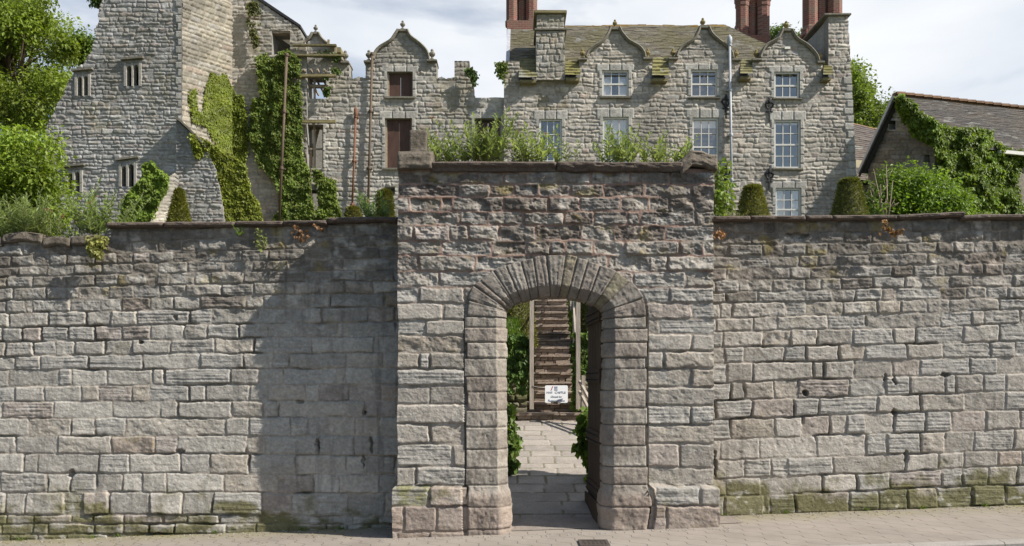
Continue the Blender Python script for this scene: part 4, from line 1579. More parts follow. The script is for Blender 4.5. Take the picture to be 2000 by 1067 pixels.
def tile_roof(name, parent, corners, rows, seed, tone, moss, mat='slate', ridge=None, lip=.05, cols=None):
    """corners: eave left, eave right, ridge right, ridge left (3-D). Courses of slates with ragged lower edges"""
    A, B, C_, D = [np.array(c) for c in corners]
    nu = cols or 260
    sub = 5
    nv_ = rows * sub
    uu = np.linspace(0, 1, nu)
    vv = np.linspace(0, 1, nv_ + 1)
    U, Vv = np.meshgrid(uu, vv)
    Wd = np.linalg.norm(B - A)
    Pp = (A * (1 - U)[..., None] + B * U[..., None]) * (1 - Vv)[..., None] + (D * (1 - U)[..., None] + C_ * U[..., None]) * Vv[..., None]
    nrm = np.cross(B - A, D - A)
    nrm = nrm / np.linalg.norm(nrm)
    if nrm[2] < 0:
        nrm = -nrm
    wv = Vv * rows + .30 * fbm(U * Wd * 1.2, Vv * rows * .5, 3, seed)
    row = np.floor(wv)
    fr = wv - row
    rs_ = np.random.RandomState(seed)
    sid = np.floor(U * Wd / .42 + row * .47 + .3 * vnoise(row * 3.3, row * 1.1, 3)).astype(int)
    rn = vnoise(sid * 2.7 + .5, row * 1.9 + .5, 31)
    hgt = lip * (1 - fr) + .02 * (rn - .5) + .07 * fbm(U * Wd / 2, Vv * 4, 3, seed + 3)
    Pp = Pp + nrm * hgt[..., None]
    c = np.ones(U.shape + (3,)) * np.asarray(tone) * (.78 + .44 * rn)[..., None]
    c = lerp3(c, np.asarray(moss), smooth(-.12, .16, fbm(U * Wd / 1.1, Vv * rows / 5, 5, seed + 5) + .10 * (1 - Vv)) * .8)
    c = lerp3(c, np.array((.30, .30, .28)), smooth(.17, .24, fbm(U * Wd / .5, Vv * rows / 2, 4, seed + 6)) * .6)
    if ridge:
        c = lerp3(c, np.asarray(ridge), smooth(.955, 1.0, Vv + .05 * fbm(U * Wd / .8, Vv * 2, 3, seed + 7)) * .85)
    idx_ = np.arange(U.size).reshape(U.shape)
    Fq_ = np.stack([idx_[:-1, :-1], idx_[:-1, 1:], idx_[1:, 1:], idx_[1:, :-1]], -1).reshape(-1, 4)
    # a dark underside so that the roof has thickness
    und = np.stack([A, B, C_, D]) - nrm * .12
    n0 = U.size
    o_ = np_mesh(name, np.concatenate([Pp.reshape(-1, 3), und]), np.concatenate([Fq_, [[n0 + 3, n0 + 2, n0 + 1, n0]]]), M[mat], parent, np.concatenate([c.reshape(-1, 3), np.full((4, 3), .1)]), False)
    return o_


# ---- the lived-in mansion ------------------------------------------------------
mansion = empty('castle_mansion', (P(1330, 500, YH)[0], YH + 4, 7.4), 'grey stone mansion with three curved gables, sash windows and mossy stone roof', 'mansion')
G1 = [(1146, 113), (1150, 103), (1158, 95), (1177, 83), (1188, 69), (1194, 55)]
G1b = [(1208, 55), (1215, 68), (1228, 82), (1247, 93), (1256, 104), (1258, 113)]
G2 = [(1323, 112), (1326, 102), (1334, 92), (1355, 79), (1364, 66), (1368, 54)]
G2b = [(1382, 54), (1389, 68), (1403, 81), (1418, 93), (1427, 104), (1429, 114)]
G3 = [(1486, 114), (1489, 104), (1498, 90), (1519, 78), (1526, 66), (1529, 60)]
G3b = [(1544, 60), (1555, 77), (1576, 91), (1588, 103), (1594, 112), (1596, 120)]
front = ([(984, 480), (984, 119), (1015, 119), (1016, 150), (1047, 150), (1047, 60), (1104, 60), (1104, 150), (1131, 150), (1131, 116)] + G1 + G1b +
         [(1274, 114), (1274, 150), (1306, 150), (1306, 115)] + G2 + G2b + [(1446, 116), (1446, 150), (1469, 150), (1469, 116)] + G3 + G3b +
         [(1608, 121), (1609, 150), (1618, 150), (1618, 30), (1657, 30), (1664, 150), (1673, 340), (1674, 480)])
WU = [(1177, 138, 1227, 189), (1350, 137, 1401, 190), (1513, 141, 1561, 192)]
WM = [(1054, 233, 1097, 342), (1178, 229, 1227, 342), (1353, 231, 1403, 342), (1513, 235, 1563, 329)]
WL = [(1515, 368, 1565, 450)]
far_wall('facade_wall', mansion, plane_at(YH), np.arange(980, 1680.1, 1.4), np.arange(24, 480, 1.4), [front], WU + WM + WL, 701, (0.455, 0.415, 0.358),
         surround=[(*w, 7, 13) for w in WU] + [(*w, 7, 18) for w in WM] + [(*w, 7, 14) for w in WL],
         stains=[(1052, 190, 1106, 218, (.19, .165, .08), .85), (1047, 150, 1104, 230, (.24, .21, .16), .6), (1185, 78, 1216, 105, (.17, .15, .11), .8), (984, 119, 1016, 175, (.22, .2, .15), .6),
                 (1250, 118, 1330, 175, (.25, .225, .18), .5), (1430, 118, 1490, 175, (.25, .225, .18), .5), (1150, 100, 1260, 135, (.26, .225, .17), .45)],
         back=back_y(YH + .55), quoins=[((1661, 1670), 14, 150, 470, 1)])
for w in WU:
    window(mansion, *w, YH, 3, 2, 1, curtain=w[0] == 1177)
    sill(mansion, w[0], w[3], w[2], YH)
for w in WM:
    window(mansion, *w, YH, 3, 4, 2, blind={1178: .35, 1353: .16, 1513: .08}.get(w[0], 0), curtain=w[0] == 1178)
    sill(mansion, w[0], w[3], w[2], YH)
for w in WL:
    window(mansion, *w, YH, 3, 4, 2, curtain=True)
for ga, gb, fx, ft, fb in ((G1, G1b, 1201, 40, 55), (G2, G2b, 1372.5, 37, 54), (G3, G3b, 1535.5, 43, 60)):
    curve_coping(ga, YH, mansion)
    curve_coping(gb, YH, mansion)
    block(ga[-1][0] - 2, ft + 14, gb[0][0] + 2, ft + 20, YH, .7, M['dressed_dark'], mansion, 'apex_stone', .12)
    finial((fx, ft, fb, YH + .25), mansion)
for (x0, x1, y) in ((1128, 1147, 115), (1255, 1275, 114), (1305, 1324, 114), (1428, 1447, 116), (1467, 1487, 116), (1594, 1609, 121)):
    block(x0, y, x1, y + 4.5, YH, .7, M['dressed_dark'], mansion, 'kneeler', .16)
    finial(((x0 + x1) / 2, y - 17, y, YH + .25), mansion)
# chimney breast on the front, with its string course and cap
block(1048, 60, 1103, 155, YH - .18, 1.6, M['dressed'], mansion, 'chimney_core', 0, .03)
far_wall('chimney_breast', mansion, plane_at(YH - .24), np.arange(1046, 1105.5, 1.3), np.arange(27, 157, 1.3), [[(1047, 60), (1104, 60), (1104, 156), (1047, 156)], [(1048, 27), (1103, 27), (1103, 57), (1048, 57)]], [], 705, (0.37, 0.345, 0.295), rub=(8, 13, 9, 22),
         stains=[(1050, 60, 1100, 75, (.25, .22, .13), .5), (1050, 28, 1104, 56, (.27, .25, .18), .6)], back=back_y(YH + .2))
block(1044, 56, 1107, 60, YH - .22, 1.7, M['dressed_dark'], mansion, 'string_course', .08)
block(1049, 28, 1102, 57, YH - .18, 1.6, M['dressed'], mansion, 'chimney_stack', 0, .03)
block(1043, 22, 1107, 28, YH - .22, 1.7, M['mossy_wood'], mansion, 'chimney_cap', .12)
# roofs
ze = P(0, 148, YH).z
ridge_y = YH + 3.35
zr = CZ - (50 - HY) * ridge_y / F


def on_ridge(px):
    return ((px - CX) * ridge_y / F, ridge_y, zr)


el, er = P(988, 150, YH + .1), P(1640, 150, YH + .1)
rl, rr_ = on_ridge(996), on_ridge(1415)
hipx = ((1600 - CX) * YH / F)
tile_roof('roof', mansion, ((el.x, YH + .1, ze), (er.x, YH + .1, ze), (on_ridge(1415)[0], ridge_y, zr), rl), 36, 711, (.165, .148, .112), (.15, .135, .075), ridge=(.30, .19, .05), cols=460, lip=.035)
# hipped end and back slope
tile_roof('roof', mansion, ((er.x, YH + .1, ze), (er.x, YH + 7.0, ze), (rr_[0], ridge_y + .05, zr), (rr_[0], ridge_y, zr)), 22, 712, (.17, .155, .12), (.15, .135, .06), cols=160)
tile_roof('roof', mansion, ((er.x, YH + 7, ze), (el.x, YH + 7, ze), rl, (rr_[0], ridge_y + .05, zr)), 16, 713, (.17, .155, .12), (.15, .135, .06), cols=120)
# short sloping eaves between the gables
for (x0, x1, y0, y1) in ((1013, 1049, 118, 153), (1103, 1134, 118, 149), (1273, 1307, 113, 150), (1445, 1470, 116, 146), (1607, 1627, 116, 148)):
    a, b_ = P(x0, y1, YH - .42), P(x1, y1, YH - .42)
    c_, d_ = P(x1 - 2, y0, YH + .5), P(x0 + 2, y0, YH + .5)
    tile_roof('eave_tiles', mansion, (a, b_, c_, d_), 6, 720 + x0, (.20, .185, .10), (.21, .19, .06), cols=40, lip=.07)
    MB().box((a.x + .05, YH - .34, a.z - .16), (b_.x - .05, YH + .2, a.z - .04)).build('eave_board', M['mossy_wood'], mansion)
# lead flashing down the open verge
q0, q1 = P(988, 118, YH + .6), Vector((rl[0] - .12, ridge_y, zr))
MB().prism([q0, q0 + Vector((0, 0, -1.0)), Vector((q1.x, q1.y, q1.z - 1.0)), q1], (.16, 0, 0)).build('verge_flashing', M['lead'], mansion)
# side and rear walls close the house
xl, xr = P(986, 0, YH).x, P(1664, 0, YH).x
mb = MB()
mb.box((xr - .6, YH + .5, 6.5), (xr - .05, YH + 7, ze - .1)).box((xl + .05, YH + .5, 6.5), (xl + .6, YH + 7, ze - .1)).box((xl + .6, YH + 6.5, 6.5), (xr - .6, YH + 7, ze - .1))
mb.prism([(xl + .2, YH + .5, ze - .1), (xl + .2, ridge_y, zr - .2), (xl + .2, YH + 6.9, ze - .1)], (.5, 0, 0))
mb.build('side_walls', M['dressed'], mansion)
MB().box((xl + .62, YH + .58, ze - .3), (xr - .65, YH + 6.45, ze - .2)).box((xl + .62, YH + 3.0, 6.6), (xr - .65, YH + 3.1, ze - .35)).build('inner_walls', M['room'], mansion)


# clustered brick chimneys
def brick_stack(parent, px, wpx, ytop, ybot, Yc, shafts, stepped=False):
    w = wpx * Yc / F
    c0 = P(px, ybot, Yc)
    zt = P(px, ytop, Yc).z
    mb = MB()
    n = shafts
    for i in range(n):
        xx = c0.x + (i - (n - 1) / 2) * w / n
        r = w / n * .66
        hgt = zt - c0.z
        pr = [(r * 1.05, 0), (r * 1.05, hgt * .12), (r * .9, hgt * .14), (r * .9, hgt * .70), (r * 1.0, hgt * .73), (r * 1.0, hgt * .80), (r * 1.12, hgt * .83), (r * 1.12, hgt * .90), (r * 1.22, hgt * .93), (r * 1.22, hgt), (r * .8, hgt), (r * .75, hgt * .97)]
        mb.lathe((xx, Yc + (.3 if i % 2 else 0), c0.z), pr, 8)
    mb.box((c0.x - w / 2, Yc - .35, c0.z - 1.5), (c0.x + w / 2, Yc + .8, c0.z + (zt - c0.z) * .08))
    if stepped:
        for k in range(6):
            mb.box((c0.x - w * (.56 - .035 * k), Yc - .25 + .01 * k, c0.z + (zt - c0.z) * .10 * k), (c0.x - w * .2, Yc + .7, c0.z + (zt - c0.z) * (.10 * k + .13)))
    return mb.build('brick_chimney', M['brick'], parent)


brick_stack(mansion, 1019, 58, -22, 52, YH + 3.4, 3)
brick_stack(mansion, 1470, 62, -12, 82, YH + 4.4, 3, True)
brick_stack(mansion, 1606, 72, -60, 72, YH + 3.0, 3)
# big chimney at the right-hand end, shouldered
a = P(1618, 31, YH)
mb = MB()
xs0, xs1 = P(1618, 0, YH).x, P(1657, 0, YH).x
zc_, zl = a.z, P(0, 128, YH).z
mb.prism([(xs0 - .95, YH + 2.8, zl - .4), (xs0 - .75, YH + 2.8, P(0, 66, YH).z), (xs0 + .1, YH + .56, zc_ - .05), (xs0 + .1, YH + .56, zl - .4)], (.7, 0, 0))
mb.box((xs0 + .02, YH + .56, zl - .4), (xs1 - .02, YH + 2.9, zc_ - .05))
mb.build('chimney_stack', M['dressed'], mansion, .03)
block(1608, 27.5, 1661, 32, YH, 2.9, M['dressed_dark'], mansion, 'chimney_cap', .12)


def pipe(parent, px, y0, y1, Yf, r, mat, hopper=None, px2=None):
    a, b_ = P(px, y0, Yf - .14), P(px if px2 is None else px2, y1, Yf - .14)
    mb = MB().tube([a, b_], r, 10)
    n = max(2, int((a.z - b_.z) / 1.9))
    for k in range(n + 1):
        q = a.lerp(b_, k / n)
        mb.lathe((q.x, q.y, q.z - .06), [(r * 1.35, 0), (r * 1.45, .03), (r * 1.45, .10), (r * 1.35, .13)], 10)
        mb.box((q.x - r * 2.2, q.y + r * .3, q.z - .03), (q.x + r * 2.2, q.y + .16, q.z + .03))
    if hopper:
        mb.lathe((a.x, a.y, a.z - .05), [(r, 0), (r * 1.9, .15), (r * 1.9, .36), (r * .4, .50)], 10)
    return mb.build('downpipe', mat, parent)


pipe(mansion, 1425, 88, 440, YH, .058, M['grey_pipe'], True, 1430)


def tie_plate(parent, px, py, s=13):
    """wrought iron wall anchor: fleur-de-lis on a long tail"""
    c0 = P(px, py, YH - .03)
    k = s * YH / F
    mb = MB()
    mb.bar(c0 + Vector((0, 0, k * 1.0)), c0 + Vector((0, 0, -k * 2.2)), .05, .05)
    for sg_ in (-1, 1):
        pts = [c0 + Vector((sg_ * k * q[0], 0, k * q[1])) for q in ((0, -.35), (.35, -.1), (.62, .35), (.45, .7), (.2, .5))]
        mb.tube(pts, [.03, .04, .045, .04, .03], 6)
        pts = [c0 + Vector((sg_ * k * q[0], 0, k * q[1])) for q in ((0, -.4), (.3, -.75), (.5, -.65))]
        mb.tube(pts, .03, 6)
    mb.lathe((c0.x, c0.y, c0.z + k * .75), [(.02, -.1), (.07, 0), (.06, .1), (.01, .22)], 8)
    mb.box((c0.x - .3 * k, c0.y - .03, c0.z - .40 * k), (c0.x + .3 * k, c0.y + .04, c0.z - .22 * k))
    return mb.build('wall_anchor', M['iron'], parent)


for q in ((1418, 203), (1503, 209), (1503, 346), (1418, 342)):
    tie_plate(mansion, *q)
block(1532, 92, 1543, 97, YH, .1, M['white_paint'], mansion, 'date_stone', .05, .005)

# ---- the ruined range between keep and mansion -----------------------------------
YR = 36.25
ruin = empty('ruined_range', (P(780, 500, YR)[0], YR + 1, 7.4), 'roofless grey stone range with two curved gables, boarded windows and broken wall tops', 'ruin')
R1 = [(585, 118), (590, 96), (597, 84), (606, 76), (612, 66)]
R1b = [(621, 66), (628, 78), (640, 88), (655, 99), (664, 110), (667, 120)]
R2 = [(731, 116), (734, 105), (743, 94), (764, 81), (773, 69), (779, 60)]
R2b = [(794, 60), (801, 73), (818, 86), (830, 98), (835, 108), (837, 120)]
rf = ([(560, 480), (560, 128), (585, 128)] + R1 + R1b + [(682, 122), (683, 150), (690, 153), (700, 149), (713, 152), (713, 121)] + R2 + R2b +
      [(853, 122), (853, 152), (862, 149), (871, 153), (887, 150), (887, 119), (918, 118), (917, 132), (922, 140), (920, 155), (926, 166), (925, 178), (929, 190), (986, 190), (986, 480)])
RO = [(586, 151, 636, 192), (591, 244, 630, 328), (590, 372, 621, 410), (757, 141, 806, 190), (753, 231, 804, 329), (928, 231, 978, 345), (751, 366, 770, 378)]
far_wall('facade_wall', ruin, plane_at(YR), np.arange(560, 988.1, 1.4), np.arange(56, 480, 1.4), [rf], RO, 731, (0.41, 0.385, 0.34),
         surround=[(*RO[0], 4, 9), (*RO[1], 5, 14), (*RO[2], 5, 12), (*RO[3], 7, 12), (*RO[4], 7, 14), (*RO[5], 7, 14)],
         stains=[(640, 120, 700, 200, (.26, .235, .18), .4), (840, 150, 925, 240, (.27, .24, .17), .5), (760, 70, 815, 120, (.24, .22, .17), .5), (850, 118, 930, 160, (.2, .175, .13), .6)], back=back_y(YR + .75))
for ga, gb, fx, ft, fb in ((R1, R1b, 616.5, 50, 66), (R2, R2b, 786.5, 42, 60)):
    curve_coping(ga, YR, ruin)
    curve_coping(gb, YR, ruin)
    block(ga[-1][0] - 2, fb - 2, gb[0][0] + 2, fb + 3, YR, .8, M['dressed_dark'], ruin, 'apex_stone', .12)
    finial((fx, ft, fb - 2, YR + .3), ruin, M['dressed_dark'])
for (x0, x1, y) in ((666, 683, 121), (711, 730, 120), (834, 854, 118)):
    block(x0, y, x1, y + 4.5, YR, .8, M['dressed_dark'], ruin, 'kneeler', .16)
    finial(((x0 + x1) / 2, y - 20, y, YR + .3), ruin, M['dressed_dark'])
for (x0, y0, x1, y1) in (RO[3], RO[4], (928, 236, 978, 345)):
    a, b_ = P(x0 - 1, y1, YR), P(x1 + 1, y0, YR)
    mb = MB()
    w = (b_.x - a.x) / 2
    mb.box((a.x, YR + .20, a.z), (a.x + w - .006, YR + .24, b_.z)).box((a.x + w + .006, YR + .205, a.z), (b_.x, YR + .245, b_.z))
    mb.build('window_board', M['board'], ruin)
    MB().box((a.x, YR + .13, a.z), (a.x + .07, YR + .2, b_.z)).build('window_jamb', M['timber'], ruin)
    MB().box((b_.x - .07, YR + .13, a.z), (b_.x, YR + .2, b_.z)).build('window_jamb', M['timber'], ruin)
    block(x0 - 5, y1, x1 + 5, y1 + 3.5, YR, .3, M['dressed_dark'], ruin, 'sill', .10, .01)
# remains of timber window frames
a, b_ = P(591, 328, YR), P(630, 244, YR)
mb = MB()
for k in (0, .47, .93):
    mb.bar((a.x + (b_.x - a.x) * k + .05, YR + .25, a.z), (a.x + (b_.x - a.x) * k + .05, YR + .25, b_.z), .10, .08)
mb.bar((a.x, YR + .24, a.z + (b_.z - a.z) * .47), (b_.x, YR + .24, a.z + (b_.z - a.z) * .47), .08, .07)
mb.bar((a.x + .1, YR + .5, a.z), (a.x + .55, YR + .6, b_.z), .12, .1)
mb.build('window_frame', M['timber'], ruin)
a, b_ = P(586, 192, YR), P(636, 151, YR)
mb = MB()
for k in (.02, .46):
    mb.bar((a.x + (b_.x - a.x) * k + .06, YR + .25, a.z), (a.x + (b_.x - a.x) * k + .06, YR + .25, b_.z), .09, .08)
mb.bar((a.x, YR + .3, a.z + .62), (b_.x, YR + .3, a.z + .62), .16, .12)
for k in range(4):
    mb.bar((a.x + .25 + .3 * k, YR - .35, b_.z + .22), (a.x + .45 + .3 * k, YR + 1.6, b_.z - .25), .06, .08)
mb.build('window_frame', M['timber'], ruin)
pipe(ruin, 727, 106, 440, YR, .055, M['brown_pipe'], None, 718)
pipe(ruin, 695, 228, 400, YR, .045, M['rust'], True, 688)
pipe(ruin, 560, 108, 440, YR - .75, .06, M['brown_pipe'], None, 545)
# inner wall that is still standing behind the openings
mb = MB()
pa, pb = P(585, 232, YR + 4), P(930, 240, YR + 4)
mb.box((P(575, 0, YR + 4).x, YR + 4, 6.5), (pb.x, YR + 4.5, pa.z))
mb.build('rear_wall', M['dressed'], ruin)
# boards and battens still fixed across the left gable
tb = empty('timber_boarding', P(615, 125, YR - .3), 'grey mossy boards nailed across the ivy-clad left gable of the ruin', 'boarding')
for (x0, x1, y, th) in ((570, 657, 88, 3.2), (562, 672, 107, 4.2), (570, 656, 147, 6), (564, 655, 237, 5.5), (498, 540, 144, 3)):
    a, b_ = P(x0, y + th / 2, YR - .42), P(x1, y - th / 2, YR - .42)
    MB().box((a.x, a.y, a.z), (b_.x, a.y + .16, b_.z), .012).build('board', M['mossy_wood'], tb, .01)
for (x, y0, y1) in ((641, 78, 90), (612, 237, 244), (655, 92, 112)):
    a = P(x, y1, YR - .3)
    MB().bar(a, P(x + 1, y0, YR - .3), .10, .08).build('batten', M['timber'], tb)
# eaves slates of the small roof end beyond the left gable
block(648, 97, 668, 108, YR, .6, M['mossy_wood'], ruin, 'eave_tiles', .3)

# ---- the keep and the wing beside it ----------------------------------------------
keep = empty('castle_keep', (-14.5, 31.5, 6.3), 'tall broken grey stone keep with paired lancet windows and a buttressed corner', 'keep tower')
vfA, nA = upright(356, 30.0, 90, 30.4)
nA = -nA if nA[1] > 0 else nA


def vf_keep(X, Y):
    V, _ = vfA(X, Y)
    return V, np.array((nA[0], nA[1], 0))


def back_v(dx_, dy_):
    return lambda p: p + np.array((dx_, dy_, 0))


def back_n(n_, d):
    def b_(p):
        return p - np.array((n_[0], n_[1], 0)) * d
    return b_


kp = [(356, -70), (356, 480), (60, 480), (66, 330), (78, 272), (86, 258), (92, 240), (104, 220), (112, 201), (122, 186), (131, 160), (141, 147), (144, 136), (163, 123), (166, 116), (179, 98), (181, 84), (187, 68), (183, 60), (193, 40), (190, 30), (196, 6), (205, -8), (222, -30), (240, -70)]
LN = [(248, 128, 257.5, 168), (261, 126, 271.5, 166), (152, 150, 161, 187), (164, 148, 172.5, 185), (238, 324, 247, 364), (251.5, 320, 262, 364), (133, 337, 142.5, 375), (147, 335, 156.5, 374)]
KA, KB, KO = np.array((356, 30.0)), np.array((90, 31.3)), []
far_wall('front_wall', keep, vf_keep, np.arange(58, 357.6, 1.4), np.arange(-60, 470, 1.4), [kp], LN, 751, (0.385, 0.375, 0.355), rub=(5.5, 9.5, 8, 32),
         stains=[(200, 20, 356, 200, (.22, .205, .17), .65), (85, 190, 150, 330, (.22, .20, .17), .45), (285, 130, 356, 420, (.30, .28, .22), .4), (160, 200, 240, 260, (.30, .27, .17), .4)],
         back=back_v(-.30, 1.5), quoins=[((352, 352), 9, -60, 470, 1)], side=(.12, .115, .105))
# rounded heads, mullions and hood stones of the lancets
for i in range(0, 8, 2):
    l0, l1 = LN[i], LN[i + 1]
    mb = MB()
    for l in (l0, l1):
        # spandrels that turn the square opening into a pointed arch
        for sg_ in (0, 1):
            ptsq = []
            w = l[2] - l[0] + 2
            base_x = l[0] - 1 if sg_ == 0 else l[2] + 1
            d = 1 if sg_ == 0 else -1
            for (u_, v_) in ((0, 9), (0, -2), (.5, -2), (.5, .5), (.22, 3)):
                V, N = vf_keep(np.array([[base_x + d * u_ * w]]), np.array([[l[1] + v_]]))
                ptsq.append(Vector(V[0, 0] + N * .02))
            mb.prism(ptsq, Vector((-nA[0] * .5, -nA[1] * .5, 0)))
    mb.build('lancet_head', M['dressed'], keep)
    mb = MB()
    for (x0, x1) in ((l0[0] - 5, l0[0] - .5), (l0[2] + .3, l1[0] - .3), (l1[2] + .5, l1[2] + 5)):
        V, N = vf_keep(np.array([[x0, x1, x1, x0]]), np.array([[l0[3] + 1, l0[3] + 1, l0[1] - 4, l0[1] - 4]]))
        mb.prism([Vector(q + N * .045) for q in V[0]], Vector((-nA[0] * .28, -nA[1] * .28, 0)))
    mb.build('mullion', M['dressed'], keep)
    V, N = vf_keep(np.array([[l0[0] - 10, l1[2] + 10, l1[2] + 10, l0[0] - 10]]), np.array([[l0[1] - 9, l1[1] - 11, l1[1] - 15, l0[1] - 13]]))
    mb = MB()
    mb.prism([Vector(q + N * .12) for q in V[0]], Vector((-nA[0] * .3, -nA[1] * .3, 0)))
    mb.build('hood_stone', M['dressed_dark'], keep)
# the sunny flank, its stone coloured darker to offset the strong sun on it
vfB, nB = upright(355, 30.02, 462, 36.6)
nB = -nB if nB[0] < 0 else nB


def vf_flank(X, Y):
    V, _ = vfB(X, Y)
    return V, np.array((nB[0], nB[1], 0))


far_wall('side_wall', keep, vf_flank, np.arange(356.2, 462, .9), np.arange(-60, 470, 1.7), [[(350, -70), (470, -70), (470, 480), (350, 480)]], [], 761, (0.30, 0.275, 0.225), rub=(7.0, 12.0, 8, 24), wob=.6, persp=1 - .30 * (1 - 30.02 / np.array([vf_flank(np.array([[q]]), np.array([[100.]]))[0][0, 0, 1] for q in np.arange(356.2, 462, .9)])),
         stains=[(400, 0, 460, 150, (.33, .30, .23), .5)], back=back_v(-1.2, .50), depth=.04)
# inner wall behind the lancets, coloured dark so the openings look unlit
V, N = vf_keep(np.array([[80, 270, 270, 230, 95]]), np.array([[460, 460, -60, -40, 270]]))
mb = MB()
mb.prism([Vector(q - N * 2.0) for q in V[0]], Vector((0, .5, 0)))
mb.build('rear_wall', M['room'], keep)
# raking buttress at the corner, its shaded face to the street
far_wall('buttress', keep, lambda X, Y: (vf_keep(X, Y)[0] + np.array((nA[0], nA[1], 0)) * .35, np.array((nA[0], nA[1], 0))), np.arange(353, 522, 1.6), np.arange(238, 470, 1.6),
         [[(353, 240), (360, 244), (385, 268), (415, 300), (430, 335), (439, 380), (446, 430), (450, 470), (353, 470)]], [], 771, (0.335, 0.325, 0.305), rub=(5, 8.5, 8, 30), back=back_v(-.15, 2.0))
vv = [(353, 239), (362, 244), (387, 268), (412, 294)]
mb = MB()
for i in range(len(vv) - 1):
    V, N = vf_keep(np.array([[vv[i][0], vv[i + 1][0], vv[i + 1][0], vv[i][0]]]), np.array([[vv[i][1], vv[i + 1][1], vv[i + 1][1] - 5, vv[i][1] - 5]]))
    mb.prism([Vector(q + N * .48) for q in V[0]], Vector((-.15, 2.2, 0)))
mb.build('buttress_coping', M['dressed_dark'], keep)
MB().prism([P(x_, y_, 30.2) for x_, y_ in ((396, 282), (414, 288), (440, 312), (456, 340), (466, 380), (480, 412), (488, 480), (425, 480))], (-.15, 2.4, 0)).build('buttress_slope', M['dressed_dark'], keep)
# low raking wall in front of the corner
vfD, nD = upright(230, 27.6, 346, 29.3)
nD = -nD if nD[1] > 0 else nD
far_wall('low_buttress', keep, lambda X, Y: (vfD(X, Y)[0], np.array((nD[0], nD[1], 0))), np.arange(230, 346, 1.6), np.arange(330, 470, 1.6),
         [[(342, 336), (344, 470), (232, 470), (262, 440), (288, 408), (318, 352)]], [], 781, (0.44, 0.41, 0.35), rub=(5, 8.5, 8, 30), back=back_v(-.1, 1.2))

wing = empty('keep_wing', (P(520, 500, 36.0)[0], 36.6, 7.4), 'ivy-covered grey stone wing with a sloping roof edge beside the keep', 'castle wing')
far_wall('front_wall', wing, plane_at(36.05), np.arange(446, 602, 1.7), np.arange(-50, 480, 1.7),
         [[(446, -60), (497, -60), (500, -4), (525, 14), (560, 38), (584, 53), (590, 70), (598, 84), (600, 110), (600, 480), (446, 480)]], [(532, 62, 566, 106)], 791, (0.40, 0.375, 0.33), rub=(5.5, 9.5, 9, 34),
         stains=[(446, 0, 500, 200, (.33, .30, .24), .5), (500, 30, 600, 130, (.26, .235, .18), .5)], back=back_y(37.0))
mb = MB()
a, b_ = P(496, -6, 36.0), P(587, 54, 36.0)
mb.prism([a, b_, b_ + Vector((0, 0, .12)), a + Vector((0, 0, .14))], (0, 1.4, 0))
mb.build('roof_edge', M['iron'], wing)
MB().box((P(531, 0, 36).x, 36.1, P(0, 63, 36).z), (P(568, 0, 36).x, 36.4, P(0, 59, 36).z)).build('lintel', M['timber'], wing)
MB().box((P(520, 0, 36).x, 37.6, 8), (P(590, 0, 36).x, 37.9, P(0, 40, 36).z)).build('rear_wall', M['dressed_dark'], wing)

# ---- ivy-clad barn on the right ----------------------------------------------------
YB = 36.0
bs = YB / 27.0
ap = np.array((757 * YB / F, YB))
rd_ = np.array((5.0, 1.4)) / np.hypot(5, 1.4)
pd = np.array((-rd_[1], rd_[0]))
hw = 1.46 * bs * 1.04
zap = CZ + (HY - 190) * YB / F
Lc, Rc = ap + pd * hw, ap - pd * hw
zev = CZ + (HY - 326) * Lc[1] / F
barn = empty('barn', (ap[0], ap[1], 7.6), 'stone barn with a slate roof and dark gable smothered in ivy', 'barn')
pxL, pxR = CX + Lc[0] * F / Lc[1], CX + Rc[0] * F / Rc[1]
vfC, nC = upright(pxL, Lc[1], pxR, Rc[1])
nC = -nC if nC[1] > 0 else nC
pyR = HY - (zev - CZ) * F / Rc[1]
far_wall('gable_wall', barn, lambda X, Y: (vfC(X, Y)[0], np.array((nC[0], nC[1], 0))), np.arange(pxL, pxR, 1.6), np.arange(186, 480, 1.6),
         [[(pxL, 480), (pxL, 329), (1757, 194), (pxR, pyR), (pxR, 480)]], [(1738, 236, 1748, 252), (1805, 304, 1814, 316)], 801, (0.25, 0.22, 0.175), rub=(5.5, 10, 9, 30), back=back_n(nC, .6), surround=[(1738, 236, 1748, 252, 3, 4)])
ln = 16.0
far = rd_ * ln


def bp3(p, z, o=(0, 0)):
    return Vector((p[0] + o[0], p[1] + o[1], z))


ov = -rd_ * .25
drop = .20
tile_roof('roof', barn, (bp3(Rc - pd * .28, zev - drop, ov), bp3(Rc - pd * .28, zev - drop, far), bp3(ap, zap + .08, far), bp3(ap, zap + .08, ov)), 44, 811, (.112, .103, .097), (.135, .12, .105), ridge=(.28, .17, .06), cols=260, lip=.03)
tile_roof('roof', barn, (bp3(Lc + pd * .28, zev - drop, far), bp3(Lc + pd * .28, zev - drop, ov), bp3(ap, zap + .08, ov), bp3(ap, zap + .08, far)), 20, 812, (.125, .105, .095), (.15, .125, .10), cols=120, lip=.03)
mb = MB()
o1 = -rd_ * .32
mb.bar(bp3(ap, zap + .02, o1), bp3(Lc + pd * .28, zev - drop - .05, o1), .06, .13)
mb.build('bargeboard', M['lead'], barn)
mb = MB()
mb.bar(bp3(ap, zap - .16, o1 + rd_ * .05), bp3(Lc + pd * .26, zev - drop - .2, o1 + rd_ * .05), .06, .09)
mb.build('rafter', M['iron'], barn)
mb = MB()
mb.bar(bp3(Rc - pd * .36, zev - drop - .06, ov + rd_ * 3.2), bp3(Rc - pd * .36, zev - drop - .06, far), .16, .14)
mb.build('gutter', M['white_paint'], barn)
mb = MB()
ins = rd_ * .3
